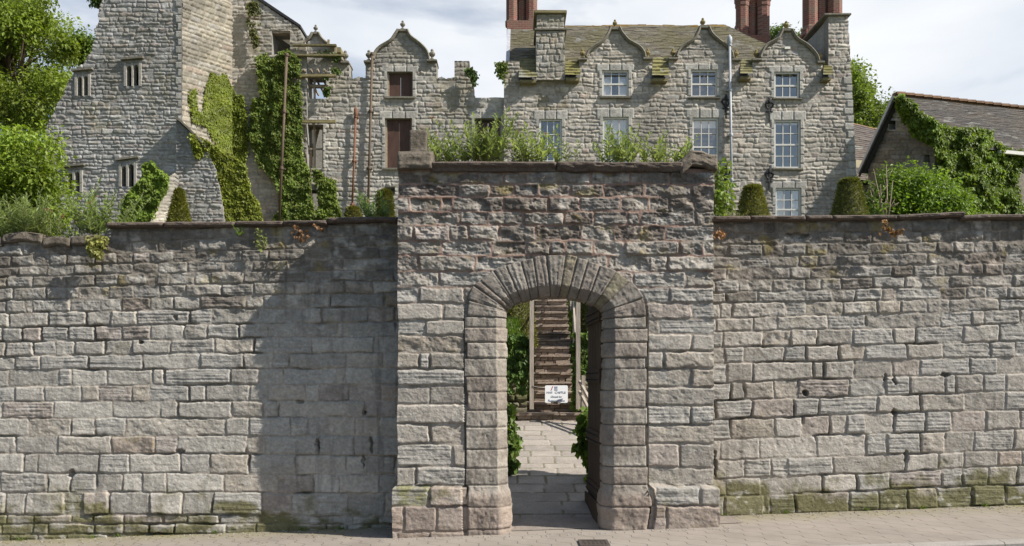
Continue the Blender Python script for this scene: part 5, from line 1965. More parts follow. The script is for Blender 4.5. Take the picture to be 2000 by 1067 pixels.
mb.prism([bp3(Rc, 6.5, ins), bp3(Rc, 6.5, far), bp3(Rc, zev - .12, far), bp3(Rc, zev - .12, ins)], Vector((pd[0] * .5, pd[1] * .5, 0)))
mb.build('side_wall', M['dressed_dark'], barn)
mb = MB()
mb.prism([bp3(Lc, 6.5, ins), bp3(Lc, 6.5, far), bp3(Lc, zev - .12, far), bp3(Lc, zev - .12, ins)], Vector((-pd[0] * .5, -pd[1] * .5, 0)))
mb.build('side_wall', M['dressed_dark'], barn)
rt = MB()
nr = 34
for k in range(nr):
    q0 = bp3(ap, zap + .13, ov + (far - ov) * k / nr)
    q1 = bp3(ap, zap + .13, ov + (far - ov) * (k + .93) / nr)
    rt.bar(q0, q1 + Vector((0, 0, .03)), .30, .10)
rt.build('ridge_tiles', M['ridge_tile'], barn)

# low annexe between mansion and barn
YA = 40.0
anx = empty('annexe', (P(1690, 420, YA)[0], YA, 7.5), 'small slate roofed annexe between the mansion and the barn', 'outbuilding')
a, b_, c_, d_ = P(1660, 330, YA), P(1735, 330, YA), P(1735, 256, YA + 3), P(1655, 238, YA + 3)
tile_roof('roof', anx, (a, b_, c_, d_), 22, 821, (.13, .11, .10), (.15, .125, .10), ridge=(.36, .19, .05), cols=90, lip=.04)
tile_roof('lean_to_roof', anx, (P(1668, 352, YA - 1.2), P(1712, 356, YA - 1.2), P(1712, 330, YA - .2), P(1668, 326, YA - .2)), 7, 822, (.13, .11, .10), (.15, .125, .10), cols=50, lip=.04)
MB().prism([P(1672, 312, YA - .1), P(1688, 314, YA - .1), P(1702, 330, YA - .1), P(1672, 331, YA - .1)], (0, .12, 0)).build('plaster_gable', M['cream'], anx)
a, b_ = P(1664, 480, YA - .9), P(1712, 356, YA - .9)
MB().box((a.x, YA - .9, 6.5), (b_.x, YA - .4, b_.z)).build('front_wall', M['dressed'], anx)
block(1672, 352, 1706, 360, YA - 1.0, .2, M['iron'], anx, 'fascia', .1)
block(1680, 372, 1700, 394, YA - .9, .1, M['room'], anx, 'window', .02)
block(1678, 394, 1702, 398, YA - .9, .2, M['white_paint'], anx, 'sill', .08)

# ------------------------------------------------------------------ vegetation
def leaf_mesh(name, C, A, N, length, width, col, parent=None, mat='leaf', fold=.18):
    """one small folded blade per centre. C base points, A axes, N face normals"""
    C, A, N = (np.asarray(q, float) for q in (C, A, N))
    A = A / (np.linalg.norm(A, axis=1)[:, None] + 1e-9)
    N = N - A * (A * N).sum(1)[:, None]
    N = N / (np.linalg.norm(N, axis=1)[:, None] + 1e-9)
    B = np.cross(A, N)
    ln_ = np.broadcast_to(length, (len(C),))[:, None]
    wd = np.broadcast_to(width, (len(C),))[:, None]
    v0 = C
    v1 = C + A * ln_ * .42 - B * wd * .5 + N * wd * fold
    v2 = C + A * ln_ - N * ln_ * .08
    v3 = C + A * ln_ * .42 + B * wd * .5 + N * wd * fold
    V = np.stack([v0, v1, v2, v3], 1).reshape(-1, 3)
    k = np.arange(len(C)) * 4
    Fq = np.concatenate([np.stack([k, k + 2, k + 1], 1), np.stack([k, k + 3, k + 2], 1)])
    return np_mesh(name, V, Fq, M[mat], parent, np.repeat(col, 4, 0), False)


def leaf_cols(rs_, n, base, var=.35, yel=.2):
    c = np.asarray(base)[None, :] * (1 + var * (rs_.rand(n, 1) * 2 - 1))
    y = (rs_.rand(n) ** 3)[:, None] * yel
    return c * (1 - y) + np.array((.26, .25, .05)) * y


def scatter(poly, n, rs_, thr=-.5, sc=30, seed=0):
    xs_, ys_ = [p[0] for p in poly], [p[1] for p in poly]
    out = np.zeros((0, 2))
    while len(out) < n:
        q = np.stack([rs_.uniform(min(xs_), max(xs_), n * 2), rs_.uniform(min(ys_), max(ys_), n * 2)], 1)
        ok = in_poly(q[:, 0], q[:, 1], poly) & (fbm(q[:, 0] / sc, q[:, 1] / sc, 3, seed) > thr)
        out = np.concatenate([out, q[ok]])
    return out[:n]


def ivy(label, polys, Yf, n, seed, size=.13, base=(.075, .13, .028), nrm=(0, -1, .35), thick=.3, cat='ivy', thr=-.22, name='ivy', group=None, yel=.25, ragged=3.0, stems=None):
    """climbing plant: leaves laid over a wall, thicker in drifts. Yf(px, py) is the distance of what it climbs"""
    rs_ = np.random.RandomState(seed)
    Q = []
    for p, frac in polys:
        Q.append(scatter(p, int(n * frac), rs_, thr, 16, seed))
    Q = np.concatenate(Q)
    Q = Q + rs_.randn(*Q.shape) * ragged * (rs_.rand(len(Q), 1) ** 2)
    Yd = Yf(Q[:, 0], Q[:, 1])
    bump_ = np.clip(fbm(Q[:, 0] / 17, Q[:, 1] / 15, 4, seed + 3) + .45, 0, 1.2)
    Yd = Yd - .06 - thick * bump_ * (.35 + .65 * rs_.rand(len(Q)))
    C = np.stack([(Q[:, 0] - CX) * Yd / F, Yd, CZ - (Q[:, 1] - HY) * Yd / F], 1)
    m_ = len(C)
    A = np.stack([rs_.randn(m_) * .55, -.35 + rs_.randn(m_) * .25, -1 + .5 * rs_.randn(m_)], 1)
    N = np.asarray(nrm)[None, :] + rs_.randn(m_, 3) * .45
    sz = size * (.6 + .8 * rs_.rand(m_))
    cl = leaf_cols(rs_, m_, base, .4, yel) * (.75 + .6 * vnoise(Q[:, 0] / 22, Q[:, 1] / 18, seed + 5))[:, None]
    o_ = leaf_mesh(name, C, A, N, sz, sz * .85, cl)
    return tag(o_, label, cat, group)


def yk(x, y):
    return np.full(np.shape(x), YH - .05)


nAy = abs(nA[0] / nA[1])


def y_keep(x, y):
    V, _ = vf_keep(x, y)
    return V[..., 1]


def y_flank(x, y):
    V, _ = vf_flank(np.clip(x, 357, 460), y)
    return np.minimum(V[..., 1], 36.0) - .05


ivy('pale green ivy spread over the sunlit flank of the keep', [([(371, 185), (381, 172), (386, 215), (398, 222), (402, 175), (414, 140), (430, 150), (440, 142), (450, 165), (462, 188), (474, 184), (481, 225), (484, 290), (478, 318), (455, 300), (430, 292), (404, 245), (378, 236)], 1.0)],
    y_flank, 10500, 31, .095, (.18, .225, .035), (.8, -.5, .3), .22, thr=-.27, yel=.5)
ivy('yellow-green ivy pouring down the slope of the keep buttress', [([(374, 262), (384, 268), (396, 300), (384, 308), (377, 285)], .10), ([(392, 268), (404, 274), (420, 285), (455, 305), (478, 322), (488, 372), (506, 400), (512, 440), (440, 440), (437, 405), (428, 350), (414, 312), (400, 290)], .9)],
    lambda x, y: np.full(np.shape(x), 29.75) + (x - 400) * .004, 19000, 32, .095, (.205, .24, .035), (.6, -.6, .6), .35, thr=-.42, yel=.5)
ivy('large dark green ivy curtain covering the wall between the keep and the ruined gable', [([(499, 112), (520, 104), (532, 118), (548, 100), (566, 98), (586, 118), (585, 165), (590, 200), (588, 245), (590, 305), (604, 330), (606, 380), (616, 420), (600, 440), (520, 440), (548, 410), (546, 385), (536, 350), (505, 318), (487, 262), (489, 250), (494, 195), (510, 190), (505, 150)], 1.0)],
    lambda x, y: np.full(np.shape(x), 35.95), 27000, 33, .105, (.125, .185, .034), (.55, -.8, .45), .42, thr=-.27, yel=.55)
iv_ = bpy.data.objects['ivy.002']
rs_ = np.random.RandomState(333)
mb = MB()
for k in range(16):
    x_, y_, pts = rs_.uniform(556, 606), 440.0, []
    for j in range(7):
        pts.append(P(x_, y_, 35.9 - .03 * rs_.rand()))
        y_ -= rs_.uniform(25, 52)
        x_ += rs_.uniform(-15, 9)
    mb.tube(pts, [.05, .045, .04, .03, .025, .02, .01], 5)
mb.build('stems', M['bark'], iv_)

ivy('bushy ivy climbing below the broken window of the ruin', [([(612, 330), (626, 333), (632, 345), (655, 352), (656, 385), (664, 410), (674, 440), (612, 440), (624, 400), (622, 366), (612, 345)], 1.0)], lambda x, y: np.full(np.shape(x), 36.2), 4600, 34, .10, (.145, .20, .034), (.5, -.8, .45), .4, thr=-.3)
ivy('thin ivy trailing round the top window of the ruined gable', [([(656, 108), (668, 112), (666, 140), (650, 142)], .45), ([(634, 148), (646, 160), (642, 186), (634, 190)], .35), ([(618, 100), (660, 102), (655, 112), (622, 108)], .2)], lambda x, y: np.full(np.shape(x), 36.1), 420, 35, .13, (.085, .13, .03), (.1, -1, .35), .2, thr=-.1)
ivy('bright green ivy mound over the low buttress in front of the keep', [([(281, 322), (297, 316), (306, 326), (320, 338), (328, 342), (328, 366), (310, 395), (298, 420), (284, 440), (236, 440), (240, 398), (258, 368), (280, 345)], 1.0)],
    lambda x, y: y_keep(x, y) - 1.7, 8500, 36, .095, (.17, .25, .034), (.5, -.8, .5), .5, thr=-.35)
ivy('straggling olive growth hanging from the top of the keep wing', [([(484, 10), (492, 0), (512, 8), (512, 40), (500, 60), (510, 95), (500, 98), (484, 55)], 1.0)], lambda x, y: np.full(np.shape(x), 35.95), 650, 37, .12, (.12, .13, .05), (.2, -1, .3), .2, thr=-.05, yel=.4)
ivy('small ivy tuft on the broken pier of the ruin', [([(908, 134), (920, 132), (930, 138), (931, 155), (925, 168), (919, 150)], 1.0)], lambda x, y: np.full(np.shape(x), 36.1), 260, 38, .13, (.07, .12, .03), (0, -1, .35), .25)
ivy('small ivy tuft on the left corner pier of the mansion', [([(968, 122), (990, 120), (988, 136), (982, 158), (976, 150), (970, 136)], 1.0)], lambda x, y: np.full(np.shape(x), 35.95), 260, 39, .13, (.10, .14, .03), (0, -1, .35), .25)


def y_barn(x, y):
    V, _ = vfC(np.minimum(x, pxR), y)
    k = (x - pxR).clip(0)
    # round the corner the ivy follows the side wall
    return V[..., 1] - .10 + k * .010


ivy('thick glossy ivy sprawling over the barn gable and roof', [([(1750, 188), (1762, 184), (1772, 192), (1790, 204), (1790, 214), (1818, 228), (1842, 246), (1870, 250), (1900, 248), (1936, 254), (1940, 272), (1966, 288), (1992, 288), (2004, 310), (1994, 330), (1986, 350), (1996, 400), (2004, 430), (1830, 430), (1846, 395), (1838, 350), (1834, 318), (1826, 285), (1806, 276), (1782, 262), (1768, 240), (1752, 214)], 1.0)],
    y_barn, 25000, 41, .135, (.135, .20, .03), (.3, -.8, .6), 1.1, thr=-.33, yel=.35)


def tree(name, label, cat, poly, Y0, dY, nclump, per, size, base, trunk_px, seed, crad=.7, thr=-.2, group=None, sc=45, limbs=16, tr=.3, yel=.15, ground=7.0):
    rs_ = np.random.RandomState(seed)
    q = scatter(poly, nclump, rs_, thr, sc, seed)
    Yc = Y0 + dY * (rs_.rand(nclump) * 2 - 1)
    CC = np.stack([(q[:, 0] - CX) * Yc / F, Yc, CZ - (q[:, 1] - HY) * Yc / F], 1)
    root = empty(name, P(trunk_px, HY - (ground - CZ) * F / Y0, Y0), label, cat, group)
    tot = nclump * per
    ci = np.repeat(np.arange(nclump), per)
    rad = crad * (.5 + .9 * rs_.rand(nclump))[ci]
    d = rs_.randn(tot, 3) * np.array((1, 1, .55))
    d = d / np.linalg.norm(d, axis=1)[:, None] * (rs_.rand(tot)[:, None] ** .5)
    C = CC[ci] + d * rad[:, None]
    A = d + np.array((0, 0, -.45)) + rs_.randn(tot, 3) * .5
    N = np.array((0, -.15, 1.0)) + d * .6 + rs_.randn(tot, 3) * .45
    sz = size * (.6 + .8 * rs_.rand(tot))
    cl = leaf_cols(rs_, tot, base, .3, yel) * (.65 + .7 * rs_.rand(nclump))[ci][:, None]
    leaf_mesh('crown', C, A, N, sz, sz * .62, cl, root)
    mb = MB()
    b0 = Vector(P(trunk_px, HY - (ground - CZ) * F / Y0, Y0))
    topz = float(np.percentile(CC[:, 2], 85))
    fork = b0 + Vector((0, 0, (float(CC[:, 2].min()) - b0.z) * .9 + .4))
    top = Vector((float(CC[:, 0].mean()), Y0, topz))
    mb.tube([b0 - Vector((0, 0, .4)), b0.lerp(fork, .5), fork, fork.lerp(top, .5), top], [tr * 1.3, tr, tr * .85, tr * .5, tr * .1], 8)
    for k in range(limbs):
        e_ = Vector(CC[rs_.randint(nclump)])
        s0 = fork.lerp(top, rs_.rand() * .6)
        m1 = s0.lerp(e_, .5) + Vector((0, 0, .12 * (e_ - s0).length))
        mb.tube([s0, m1, e_], [tr * .38, tr * .22, tr * .05], 5)
    mb.build('trunk', M['bark'], root)
    return root


tree('tree', 'tall broad green tree at the left edge behind the broken keep', 'tree',
     [(-120, -40), (60, -60), (85, -5), (118, 22), (120, 60), (145, 100), (160, 120), (150, 150), (135, 165), (118, 200), (92, 235), (84, 262), (60, 262), (20, 255), (-40, 262), (-120, 270)], 42, 3.6, 340, 150, .185, (.165, .22, .032), 25, 51, .80, .0, sc=26, tr=.45, limbs=26)
tree('tree', 'slender tree showing past the broken edge of the keep', 'tree', [(140, 80), (160, 70), (182, 74), (184, 92), (166, 118), (146, 124), (138, 100)], 47, 1.0, 34, 80, .2, (.10, .155, .03), 165, 52, .6, -.2, tr=.15, limbs=8)
tree('bush', 'small bush sprouting beside the top of the keep', 'bush', [(181, -6), (206, -10), (206, 6), (196, 12), (184, 12)], 33.5, .3, 9, 60, .15, (.06, .11, .03), 196, 53, .3, -.5, tr=.05, limbs=4, ground=16.2)
tree('bush', 'bright yellow-green leafy bush in front of the keep at the left edge', 'bush',
     [(-60, 285), (0, 272), (40, 262), (72, 268), (100, 290), (106, 320), (98, 345), (122, 372), (118, 392), (100, 400), (128, 430), (120, 470), (-60, 470)], 21, 1.2, 180, 120, .125, (.19, .265, .035), 30, 54, .5, -.28, sc=26, tr=.12, ground=3.6, yel=.3)
tree('tree', 'open crowned tree standing between the mansion and the barn', 'tree', [(1655, 120), (1676, 135), (1690, 150), (1688, 170), (1715, 185), (1738, 195), (1740, 222), (1730, 250), (1655, 262)], 50, 2.0, 105, 90, .2, (.15, .21, .04), 1672, 55, .75, -.10, sc=24, tr=.22)
tree('tree', 'distant tree top showing behind the right-hand curved gable', 'tree', [(1500, 68), (1520, 60), (1545, 56), (1566, 64), (1568, 90), (1500, 92)], 52, 1.0, 26, 60, .22, (.10, .15, .05), 1535, 56, .6, -.2, tr=.12, limbs=10)
tree('bush', 'dense glossy bush crowding the foot of the barn gable', 'bush', [(1703, 440), (1708, 380), (1722, 345), (1742, 336), (1765, 346), (1800, 342), (1835, 356), (1862, 372), (1884, 400), (1890, 440)], 31, 1.1, 230, 110, .13, (.14, .22, .032), 1790, 57, .55, -.4, tr=.1, yel=.1)
tree('bush', 'leafy shrub leaning out beside the right corner of the gateway top', 'bush', [(1396, 330), (1408, 326), (1412, 350), (1428, 372), (1424, 392), (1416, 420), (1396, 422)], 10.9, .18, 24, 26, .075, (.17, .235, .05), 1402, 58, .10, -.4, tr=.012, limbs=14, ground=3.2, yel=.25)


def topiary(label, px, ytop, ybot, wtop, wbot, Yc, seed, base=(.062, .072, .014), group='clipped yews along the terrace', n=5200, size=.075, round_=.35):
    """clipped yew: solid dark heart under a skin of short shoots"""
    rs_ = np.random.RandomState(seed)
    zt, zb = CZ - (ytop - HY) * Yc / F, CZ - (ybot - HY) * Yc / F - .35
    rt_, rb2 = wtop / 2 * Yc / F, wbot / 2 * Yc / F
    x0 = (px - CX) * Yc / F

    def rad(t_):
        r = rb2 + (rt_ - rb2) * t_
        return r * np.sqrt(np.clip(1 - np.clip((t_ - (1 - round_ * .35)) / (round_ * .35), 0, 1) ** 2, 0, 1))
    root = empty('topiary_yew', (x0, Yc, zb), label, 'topiary', group)
    tt_ = np.linspace(0, 1, 18)
    MB().lathe((x0, Yc, zb), [(max(.01, float(rad(t_)) * .92), float(t_) * (zt - zb) * .97) for t_ in tt_], 20).build('trunk', M['soil'], root)
    t_ = np.concatenate([rs_.rand(n), 1 - rs_.rand(n // 4) * .08])
    m_ = len(t_)
    an = rs_.rand(m_) * 2 * np.pi
    r = rad(t_) * np.where(np.arange(m_) < n, 1, np.sqrt(rs_.rand(m_)))
    r = r * (1 + .08 * fbm(an * 2, t_ * 7, 3, seed)) + .03 * rs_.randn(m_)
    C = np.stack([x0 + r * np.cos(an), Yc + r * np.sin(an), zb + t_ * (zt - zb)], 1)
    A = np.stack([np.cos(an), np.sin(an), np.full(m_, .5)], 1) + rs_.randn(m_, 3) * .5
    N = rs_.randn(m_, 3)
    cl = leaf_cols(rs_, m_, np.array(base) * 1.75, .5, .35)
    leaf_mesh('crown', C, A, N, size * (.6 + .8 * rs_.rand(m_)), size * .4, cl, root, 'needle')
    return root


topiary('olive green cone of clipped yew in front of the shaded buttress', 350, 370, 445, 8, 52, 25, 61, (.085, .088, .012))
topiary('low rounded clipped yew below the rusty short downpipe', 690, 405, 440, 22, 34, 27, 62, (.085, .080, .014), n=2500)
topiary('dark upright clipped yew half hidden by plants at the left side of the gateway top', 752, 372, 440, 20, 40, 25, 63, (.07, .068, .013))
topiary('clipped yew cone left of the curtained ground floor window', 1470, 363, 440, 25, 78, 25, 64, (.105, .105, .022), round_=.12)
topiary('tall dark clipped yew with a flat top at the right corner of the mansion', 1659, 350, 440, 31, 80, 25, 65, (.080, .088, .020), round_=.12)
topiary('bulky yew seen through the arch at the left side of the steps', 1000, 560, 650, 60, 92, 19.2, 66, (.085, .085, .014), group='yews seen through the arch', size=.07)
topiary('yew seen through the arch at the right side of the steps', 1166, 560, 655, 50, 70, 19.6, 67, (.050, .058, .014), group='yews seen through the arch', size=.07)

# grass and ground cover on the bank
rs_ = np.random.RandomState(70)
gx, gy = rs_.uniform(-1.5, 3.4, 16000), 16.42 + 6.5 * rs_.rand(16000) ** 1.6
ok = (np.abs(gx - .82 - .043 * (gy - 16.1).clip(0, 8)) > .46) & (fbm(gx / .5, gy / .5, 3, 71) > -.22)
gx, gy = gx[ok], gy[ok]
gz = terrain_z(gx, gy)
m_ = len(gx)
A = np.stack([rs_.randn(m_) * .5, rs_.randn(m_) * .5 - .2, np.full(m_, 1.0)], 1)
o = leaf_mesh('grass', np.stack([gx, gy, gz], 1), A, np.stack([rs_.randn(m_), rs_.randn(m_) - 1, np.full(m_, .5)], 1), .10 + .12 * rs_.rand(m_), .02 + .02 * rs_.rand(m_), leaf_cols(rs_, m_, (.10, .17, .025), .4, .3))
tag(o, 'rough green grass on the bank beside the steps', 'grass', kind='stuff')
rs_ = np.random.RandomState(72)
gx, gy = rs_.uniform(-6, 8, 14000), 16.42 + 16 * rs_.rand(14000)
ok = (np.abs(gx - .82 - .043 * (gy - 16.1).clip(0, 8)) > .5)
gx, gy = gx[ok], gy[ok]
m_ = len(gx)
o = leaf_mesh('grass', np.stack([gx, gy, terrain_z(gx, gy)], 1), np.stack([rs_.randn(m_) * .4, rs_.randn(m_) * .4, np.full(m_, 1.0)], 1), rs_.randn(m_, 3), .2, .05, leaf_cols(rs_, m_, (.09, .15, .025), .4, .3))
tag(o, 'long grass on the upper terrace below the castle', 'grass', kind='stuff')

ivy('leafy ground ivy tumbling over the low wall at the left side of the steps', [([(985, 655), (1010, 650), (1034, 660), (1036, 700), (1030, 735), (1018, 770), (1005, 740), (985, 745)], .8), ([(990, 745), (1004, 770), (1002, 830), (988, 830)], .2)], lambda x, y: np.full(np.shape(x), 16.28), 2600, 73, .075, (.085, .15, .03), (.2, -.9, .4), .25, thr=-.18)
ivy('leafy ground ivy tumbling over the low wall at the right side of the steps', [([(1112, 650), (1155, 650), (1170, 700), (1150, 720), (1134, 730), (1128, 800), (1120, 800), (1122, 700)], 1.0)], lambda x, y: np.full(np.shape(x), 16.28), 1900, 74, .075, (.095, .16, .03), (.2, -.9, .4), .25, thr=-.18)
ivy('green climber hanging inside the left jamb of the arch', [([(980, 838), (1003, 832), (1016, 850), (1012, 868), (1006, 890), (1012, 905), (1000, 935), (985, 930)], .9), ([(992, 790), (1004, 792), (1006, 835), (992, 836)], .1)], lambda x, y: 12.4 + 0 * x, 650, 75, .085, (.10, .165, .03), (.3, -.8, .4), .55, thr=-.2, ragged=5, cat='climber', name='climbing_plant')
ivy('green climber beside the open door leaf', [([(1136, 800), (1150, 796), (1158, 850), (1160, 960), (1146, 955), (1150, 920), (1140, 885), (1118, 876), (1136, 850), (1124, 838)], 1.0)], lambda x, y: 12.2 + 0 * x, 760, 76, .085, (.12, .19, .03), (.3, -.8, .4), .55, thr=-.5, ragged=4, cat='climber', name='climbing_plant')


def on_wall_top(px, py, Y0):
    return P(px, py, Y0)


def valerian(label, px, py, Y0, nst, hpx, wpx, seed, base=(.245, .30, .12), leaf=.105, group='valerian plants rooted in the wall tops', flowers=2, droop=0.0, cat='plant', name='valerian_plant', width=.42, dy=.25, bare=.12):
    """clump of leafy upright stems rooted in a wall top"""
    rs_ = np.random.RandomState(seed)
    k = Y0 / F
    b0 = P(px, py, Y0)
    root = empty(name, b0, label, cat, group)
    st = MB()
    C, A, N, Ls, hue = [], [], [], [], []
    fl = MB()
    for i in range(nst):
        o_ = Vector((rs_.uniform(-.30, .30) * wpx * k, rs_.uniform(-dy, dy), 0))
        ln_ = hpx * k * rs_.uniform(.45, 1.05)
        lean_ = Vector((rs_.randn() * .20 + o_.x / (wpx * k + 1e-6) * 1.1, rs_.randn() * .25, 0))
        bend = Vector((rs_.randn() * .12, rs_.randn() * .12, 0))
        pts = []
        for j in range(6):
            t_ = j / 5
            p = b0 + o_ + (lean_ * t_ + bend * t_ * t_) * ln_ + Vector((0, 0, ln_ * (t_ - droop * t_ * t_)))
            pts.append(p)
        st.tube(pts, [.0042, .004, .0036, .0032, .0026, .0015], 4)
        nl = max(3, int(ln_ / .036))
        for j in range(nl):
            t_ = bare + (1 - bare) * j / max(1, nl - 1)
            s_ = t_ * 5
            a = int(min(s_, 4))
            p = pts[a].lerp(pts[a + 1], s_ - a)
            ang = rs_.rand() * 6.28
            for sgn in (0, math.pi):
                ax = Vector((math.cos(ang + sgn), math.sin(ang + sgn), .65 + .5 * t_ + .3 * rs_.randn()))
                C.append(p)
                A.append(ax)
                N.append((-ax.x * .6 + .2 * rs_.randn(), -ax.y * .6 - .3, 1.0))
                Ls.append(leaf * (1.15 - .55 * t_) * rs_.uniform(.7, 1.2))
                hue.append(t_)
        if i < flowers:
            tip = pts[-1]
            for q in range(7):
                fl.lathe(tip + Vector(rs_.randn(3) * .010), [(.001, 0), (.006, .005), (.001, .011)], 5)
    st.build('stems', M['stem'], root)
    m_ = len(C)
    Ls = np.array(Ls)
    cl = leaf_cols(rs_, m_, base, .28, .15)
    leaf_mesh('leaves', C, A, N, Ls, Ls * width, cl, root)
    if flowers:
        fl.build('flower_heads', M['flower'], root)
    return root


M['flower'] = plain_mat('flower', (.35, .05, .07), .7)
YT = YG + .35
valerian('bushy valerian rooted beside the stone stub on the gateway top', 878, 321, YT, 24, 58, 100, 81)
valerian('tallest and widest valerian clump on the gateway top, before the brown boarded opening', 943, 321, YT, 34, 92, 120, 82, flowers=3)
valerian('valerian clump before the blue-paned window nearest the middle of the gateway top', 1040, 321, YT, 24, 78, 100, 83, flowers=3)
valerian('sparse little valerian sprig between two taller clumps on the gateway top', 1108, 321, YT, 9, 44, 70, 84, flowers=0)
valerian('full pale valerian clump right of the middle of the gateway top', 1207, 321, YT, 28, 74, 100, 85, flowers=1)
valerian('low spreading valerian reaching the rough right cap block of the gateway', 1298, 321, YT, 30, 48, 124, 86, flowers=2)
YT2 = YW + .2
valerian('spiky pale grass-like clump at the left end of the wall top', 45, 462, YT2, 70, 78, 150, 87, (.23, .285, .11), .13, flowers=0, width=.16, name='wall_plant', group='plants on the left wall top')
valerian('thin reddish weeds between two clumps on the left wall top', 128, 466, YT2, 14, 60, 60, 88, (.16, .19, .08), .05, flowers=6, name='wall_plant', group='plants on the left wall top')
valerian('full silvery valerian where the left coping stops', 196, 462, YT2, 34, 96, 100, 89, (.23, .29, .12), .10, flowers=2, name='valerian_plant')
ivy('drooping yellowing foliage hanging below the silvery valerian', [([(172, 462), (212, 458), (204, 480), (196, 500), (178, 498), (170, 478)], 1.0)], lambda x, y: np.full(np.shape(x), YW - .10), 190, 90, .06, (.21, .21, .06), (0, -1, .3), .10, thr=-.3, cat='plant', name='hanging_plant', ragged=4)
valerian('silvery leafy plants on the wall top against the gateway side', 738, 432, YT2, 22, 56, 66, 91, (.17, .25, .10), .095, flowers=1, name='valerian_plant')
valerian('small bright sprout growing under the left coping', 465, 462, YW - .09, 4, 26, 26, 92, (.14, .22, .06), .085, flowers=0, name='wall_plant', dy=.02, group='plants on the left wall top')
ivy('trailing round-leaved plant hanging below the left coping', [([(492, 445), (500, 442), (520, 455), (522, 478), (512, 490), (500, 488), (502, 465)], 1.0)], lambda x, y: np.full(np.shape(x), YW - .03), 110, 93, .032, (.20, .23, .07), (0, -1, .3), .05, thr=-.2, cat='plant', name='hanging_plant')
ivy('brown withered fern hanging from the left coping', [([(573, 436), (582, 440), (590, 452), (604, 452), (600, 466), (586, 468), (576, 458)], .8), ([(612, 434), (624, 442), (632, 448), (624, 450)], .2)], lambda x, y: np.full(np.shape(x), YW - .10), 75, 94, .045, (.20, .105, .05), (0, -1, .3), .05, thr=-.2, cat='fern', name='dead_fern', yel=.05)
ivy('brown withered fern hanging from the right coping', [([(1724, 428), (1732, 430), (1738, 446), (1760, 446), (1764, 452), (1742, 460), (1716, 458), (1728, 446)], 1.0)], lambda x, y: np.full(np.shape(x), YW - .10), 75, 95, .042, (.26, .14, .06), (0, -1, .3), .05, thr=-.2, cat='fern', name='dead_fern', yel=.05)
ivy('rusty dead tuft under the right coping close to the gateway', [([(1390, 450), (1402, 448), (1416, 454), (1414, 462), (1394, 460)], 1.0)], lambda x, y: np.full(np.shape(x), YW - .06), 36, 96, .042, (.24, .12, .05), (0, -1, .3), .05, thr=-.3, cat='fern', name='dead_fern', yel=.1)
valerian('low mossy cushion plant on the right coping beside the gateway', 1432, 427, YT2, 30, 12, 70, 97, (.17, .16, .035), .03, flowers=0, name='wall_plant', group=None)
# bare twigs in front of the barn
rt_ = random.Random(98)
tw = empty('bare_sapling', P(1733, 430, 12.0), 'bare pale twigs standing behind the right wall before the barn', 'sapling')
mb = MB()
for (x0, x1, yt) in ((1722, 1706, 330), (1728, 1731, 322), (1733, 1744, 352), (1730, 1720, 360), (1726, 1700, 372)):
    a, b_ = P(x0, 440, 12.0), P(x1, yt, 12.0 + rt_.uniform(-.2, .2))
    md = a.lerp(b_, .5) + Vector((rt_.uniform(-.04, .04), 0, 0))
    mb.tube([a, md, b_], [.013, .010, .004], 5)
    for k in range(3):
        s0 = a.lerp(b_, rt_.uniform(.3, .9))
        mb.tube([s0, s0 + Vector((rt_.uniform(-.14, .14), rt_.uniform(-.1, .1), rt_.uniform(.05, .18)))], [.006, .002], 4)
mb.build('twigs', M['twig'], tw)
rs_ = np.random.RandomState(99)
q = scatter([(1704, 380), (1716, 372), (1726, 400), (1722, 425), (1708, 425)], 60, rs_)
C = np.stack([(q[:, 0] - CX) * 12 / F, np.full(60, 12.0) + rs_.randn(60) * .1, CZ - (q[:, 1] - HY) * 12 / F], 1)
leaf_mesh('leaves', C, rs_.randn(60, 3), np.array((0, -1, .5)) + rs_.randn(60, 3) * .5, .07, .045, leaf_cols(rs_, 60, (.13, .2, .04)), tw)

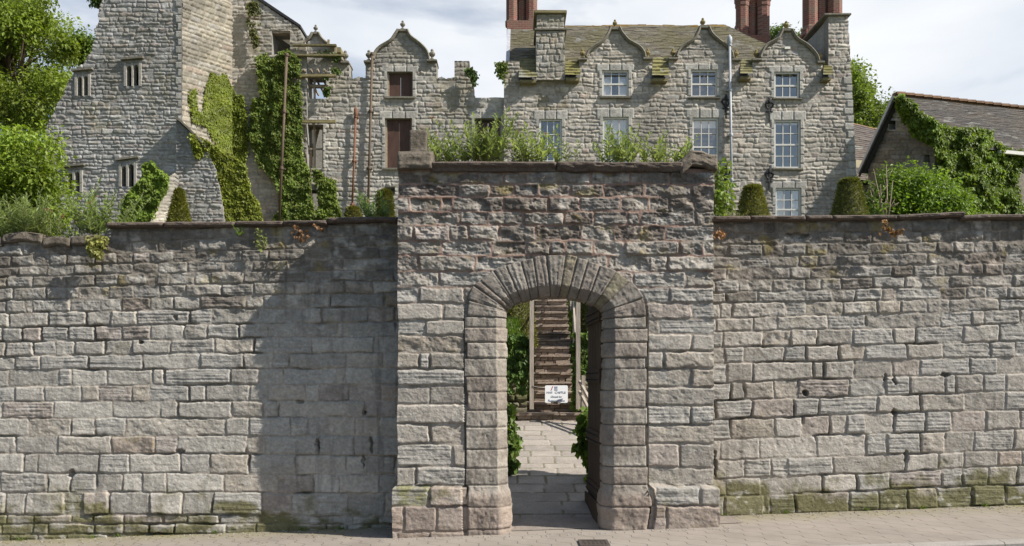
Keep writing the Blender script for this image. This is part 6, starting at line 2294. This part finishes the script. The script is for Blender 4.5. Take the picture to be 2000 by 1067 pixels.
# grit, leaf scraps and weeds gathered along the foot of the walls
rs_ = np.random.RandomState(120)
mb = MB()
for i in range(420):
    k = rs_.rand()
    if k < .42:
        x_, y_ = rs_.uniform(-6.6, -1.4), YW - .06 - abs(rs_.randn()) * .16
    elif k < .75:
        x_, y_ = rs_.uniform(2.45, 6.6), YW - .06 - abs(rs_.randn()) * .14
    else:
        x_, y_ = rs_.uniform(-1.5, 2.5), YG - .10 - abs(rs_.randn()) * .09
    r_ = rs_.uniform(.004, .013)
    z_ = ground_z(x_) + .001
    mb.lathe((x_, y_, z_), [(r_, 0), (r_ * .8, r_ * .6), (r_ * .2, r_ * .8)], 5)
tag(mb.build('grit', M['kerb']), 'loose grit gathered along the foot of the walls', 'grit', kind='stuff')
m_ = 260
x_ = np.where(rs_.rand(m_) < .55, rs_.uniform(-6.5, -1.4, m_), rs_.uniform(2.45, 6.6, m_))
y_ = YW - .05 - np.abs(rs_.randn(m_)) * .35
o = leaf_mesh('litter', np.stack([x_, y_, .035 * x_ + .004], 1), np.stack([rs_.randn(m_), rs_.randn(m_), np.full(m_, .1)], 1), np.stack([rs_.randn(m_) * .3, rs_.randn(m_) * .3, np.ones(m_)], 1), .022 + .02 * rs_.rand(m_), .016, leaf_cols(rs_, m_, (.30, .21, .10), .5, .3))
tag(o, 'fallen leaf scraps scattered on the pavement', 'leaf litter', kind='stuff')
q = [(xx + rs_.randn() * .03, YW - .05 + rs_.randn() * .02) for xx in (-6.1, -5.2, -4.9, -3.7, -2.6, -2.1, 2.62, 3.4, 4.4, 5.1, 5.9) for _ in range(16)]
q = np.array(q)
o = leaf_mesh('weeds', np.stack([q[:, 0], q[:, 1], .035 * q[:, 0]], 1), np.stack([rs_.randn(len(q)) * .6, rs_.randn(len(q)) * .4 - .3, np.ones(len(q))], 1), rs_.randn(len(q), 3), .03 + .05 * rs_.rand(len(q)), .012, leaf_cols(rs_, len(q), (.13, .19, .04), .4, .3))
tag(o, 'small green weeds in the crack between wall and pavement', 'weeds', kind='stuff')
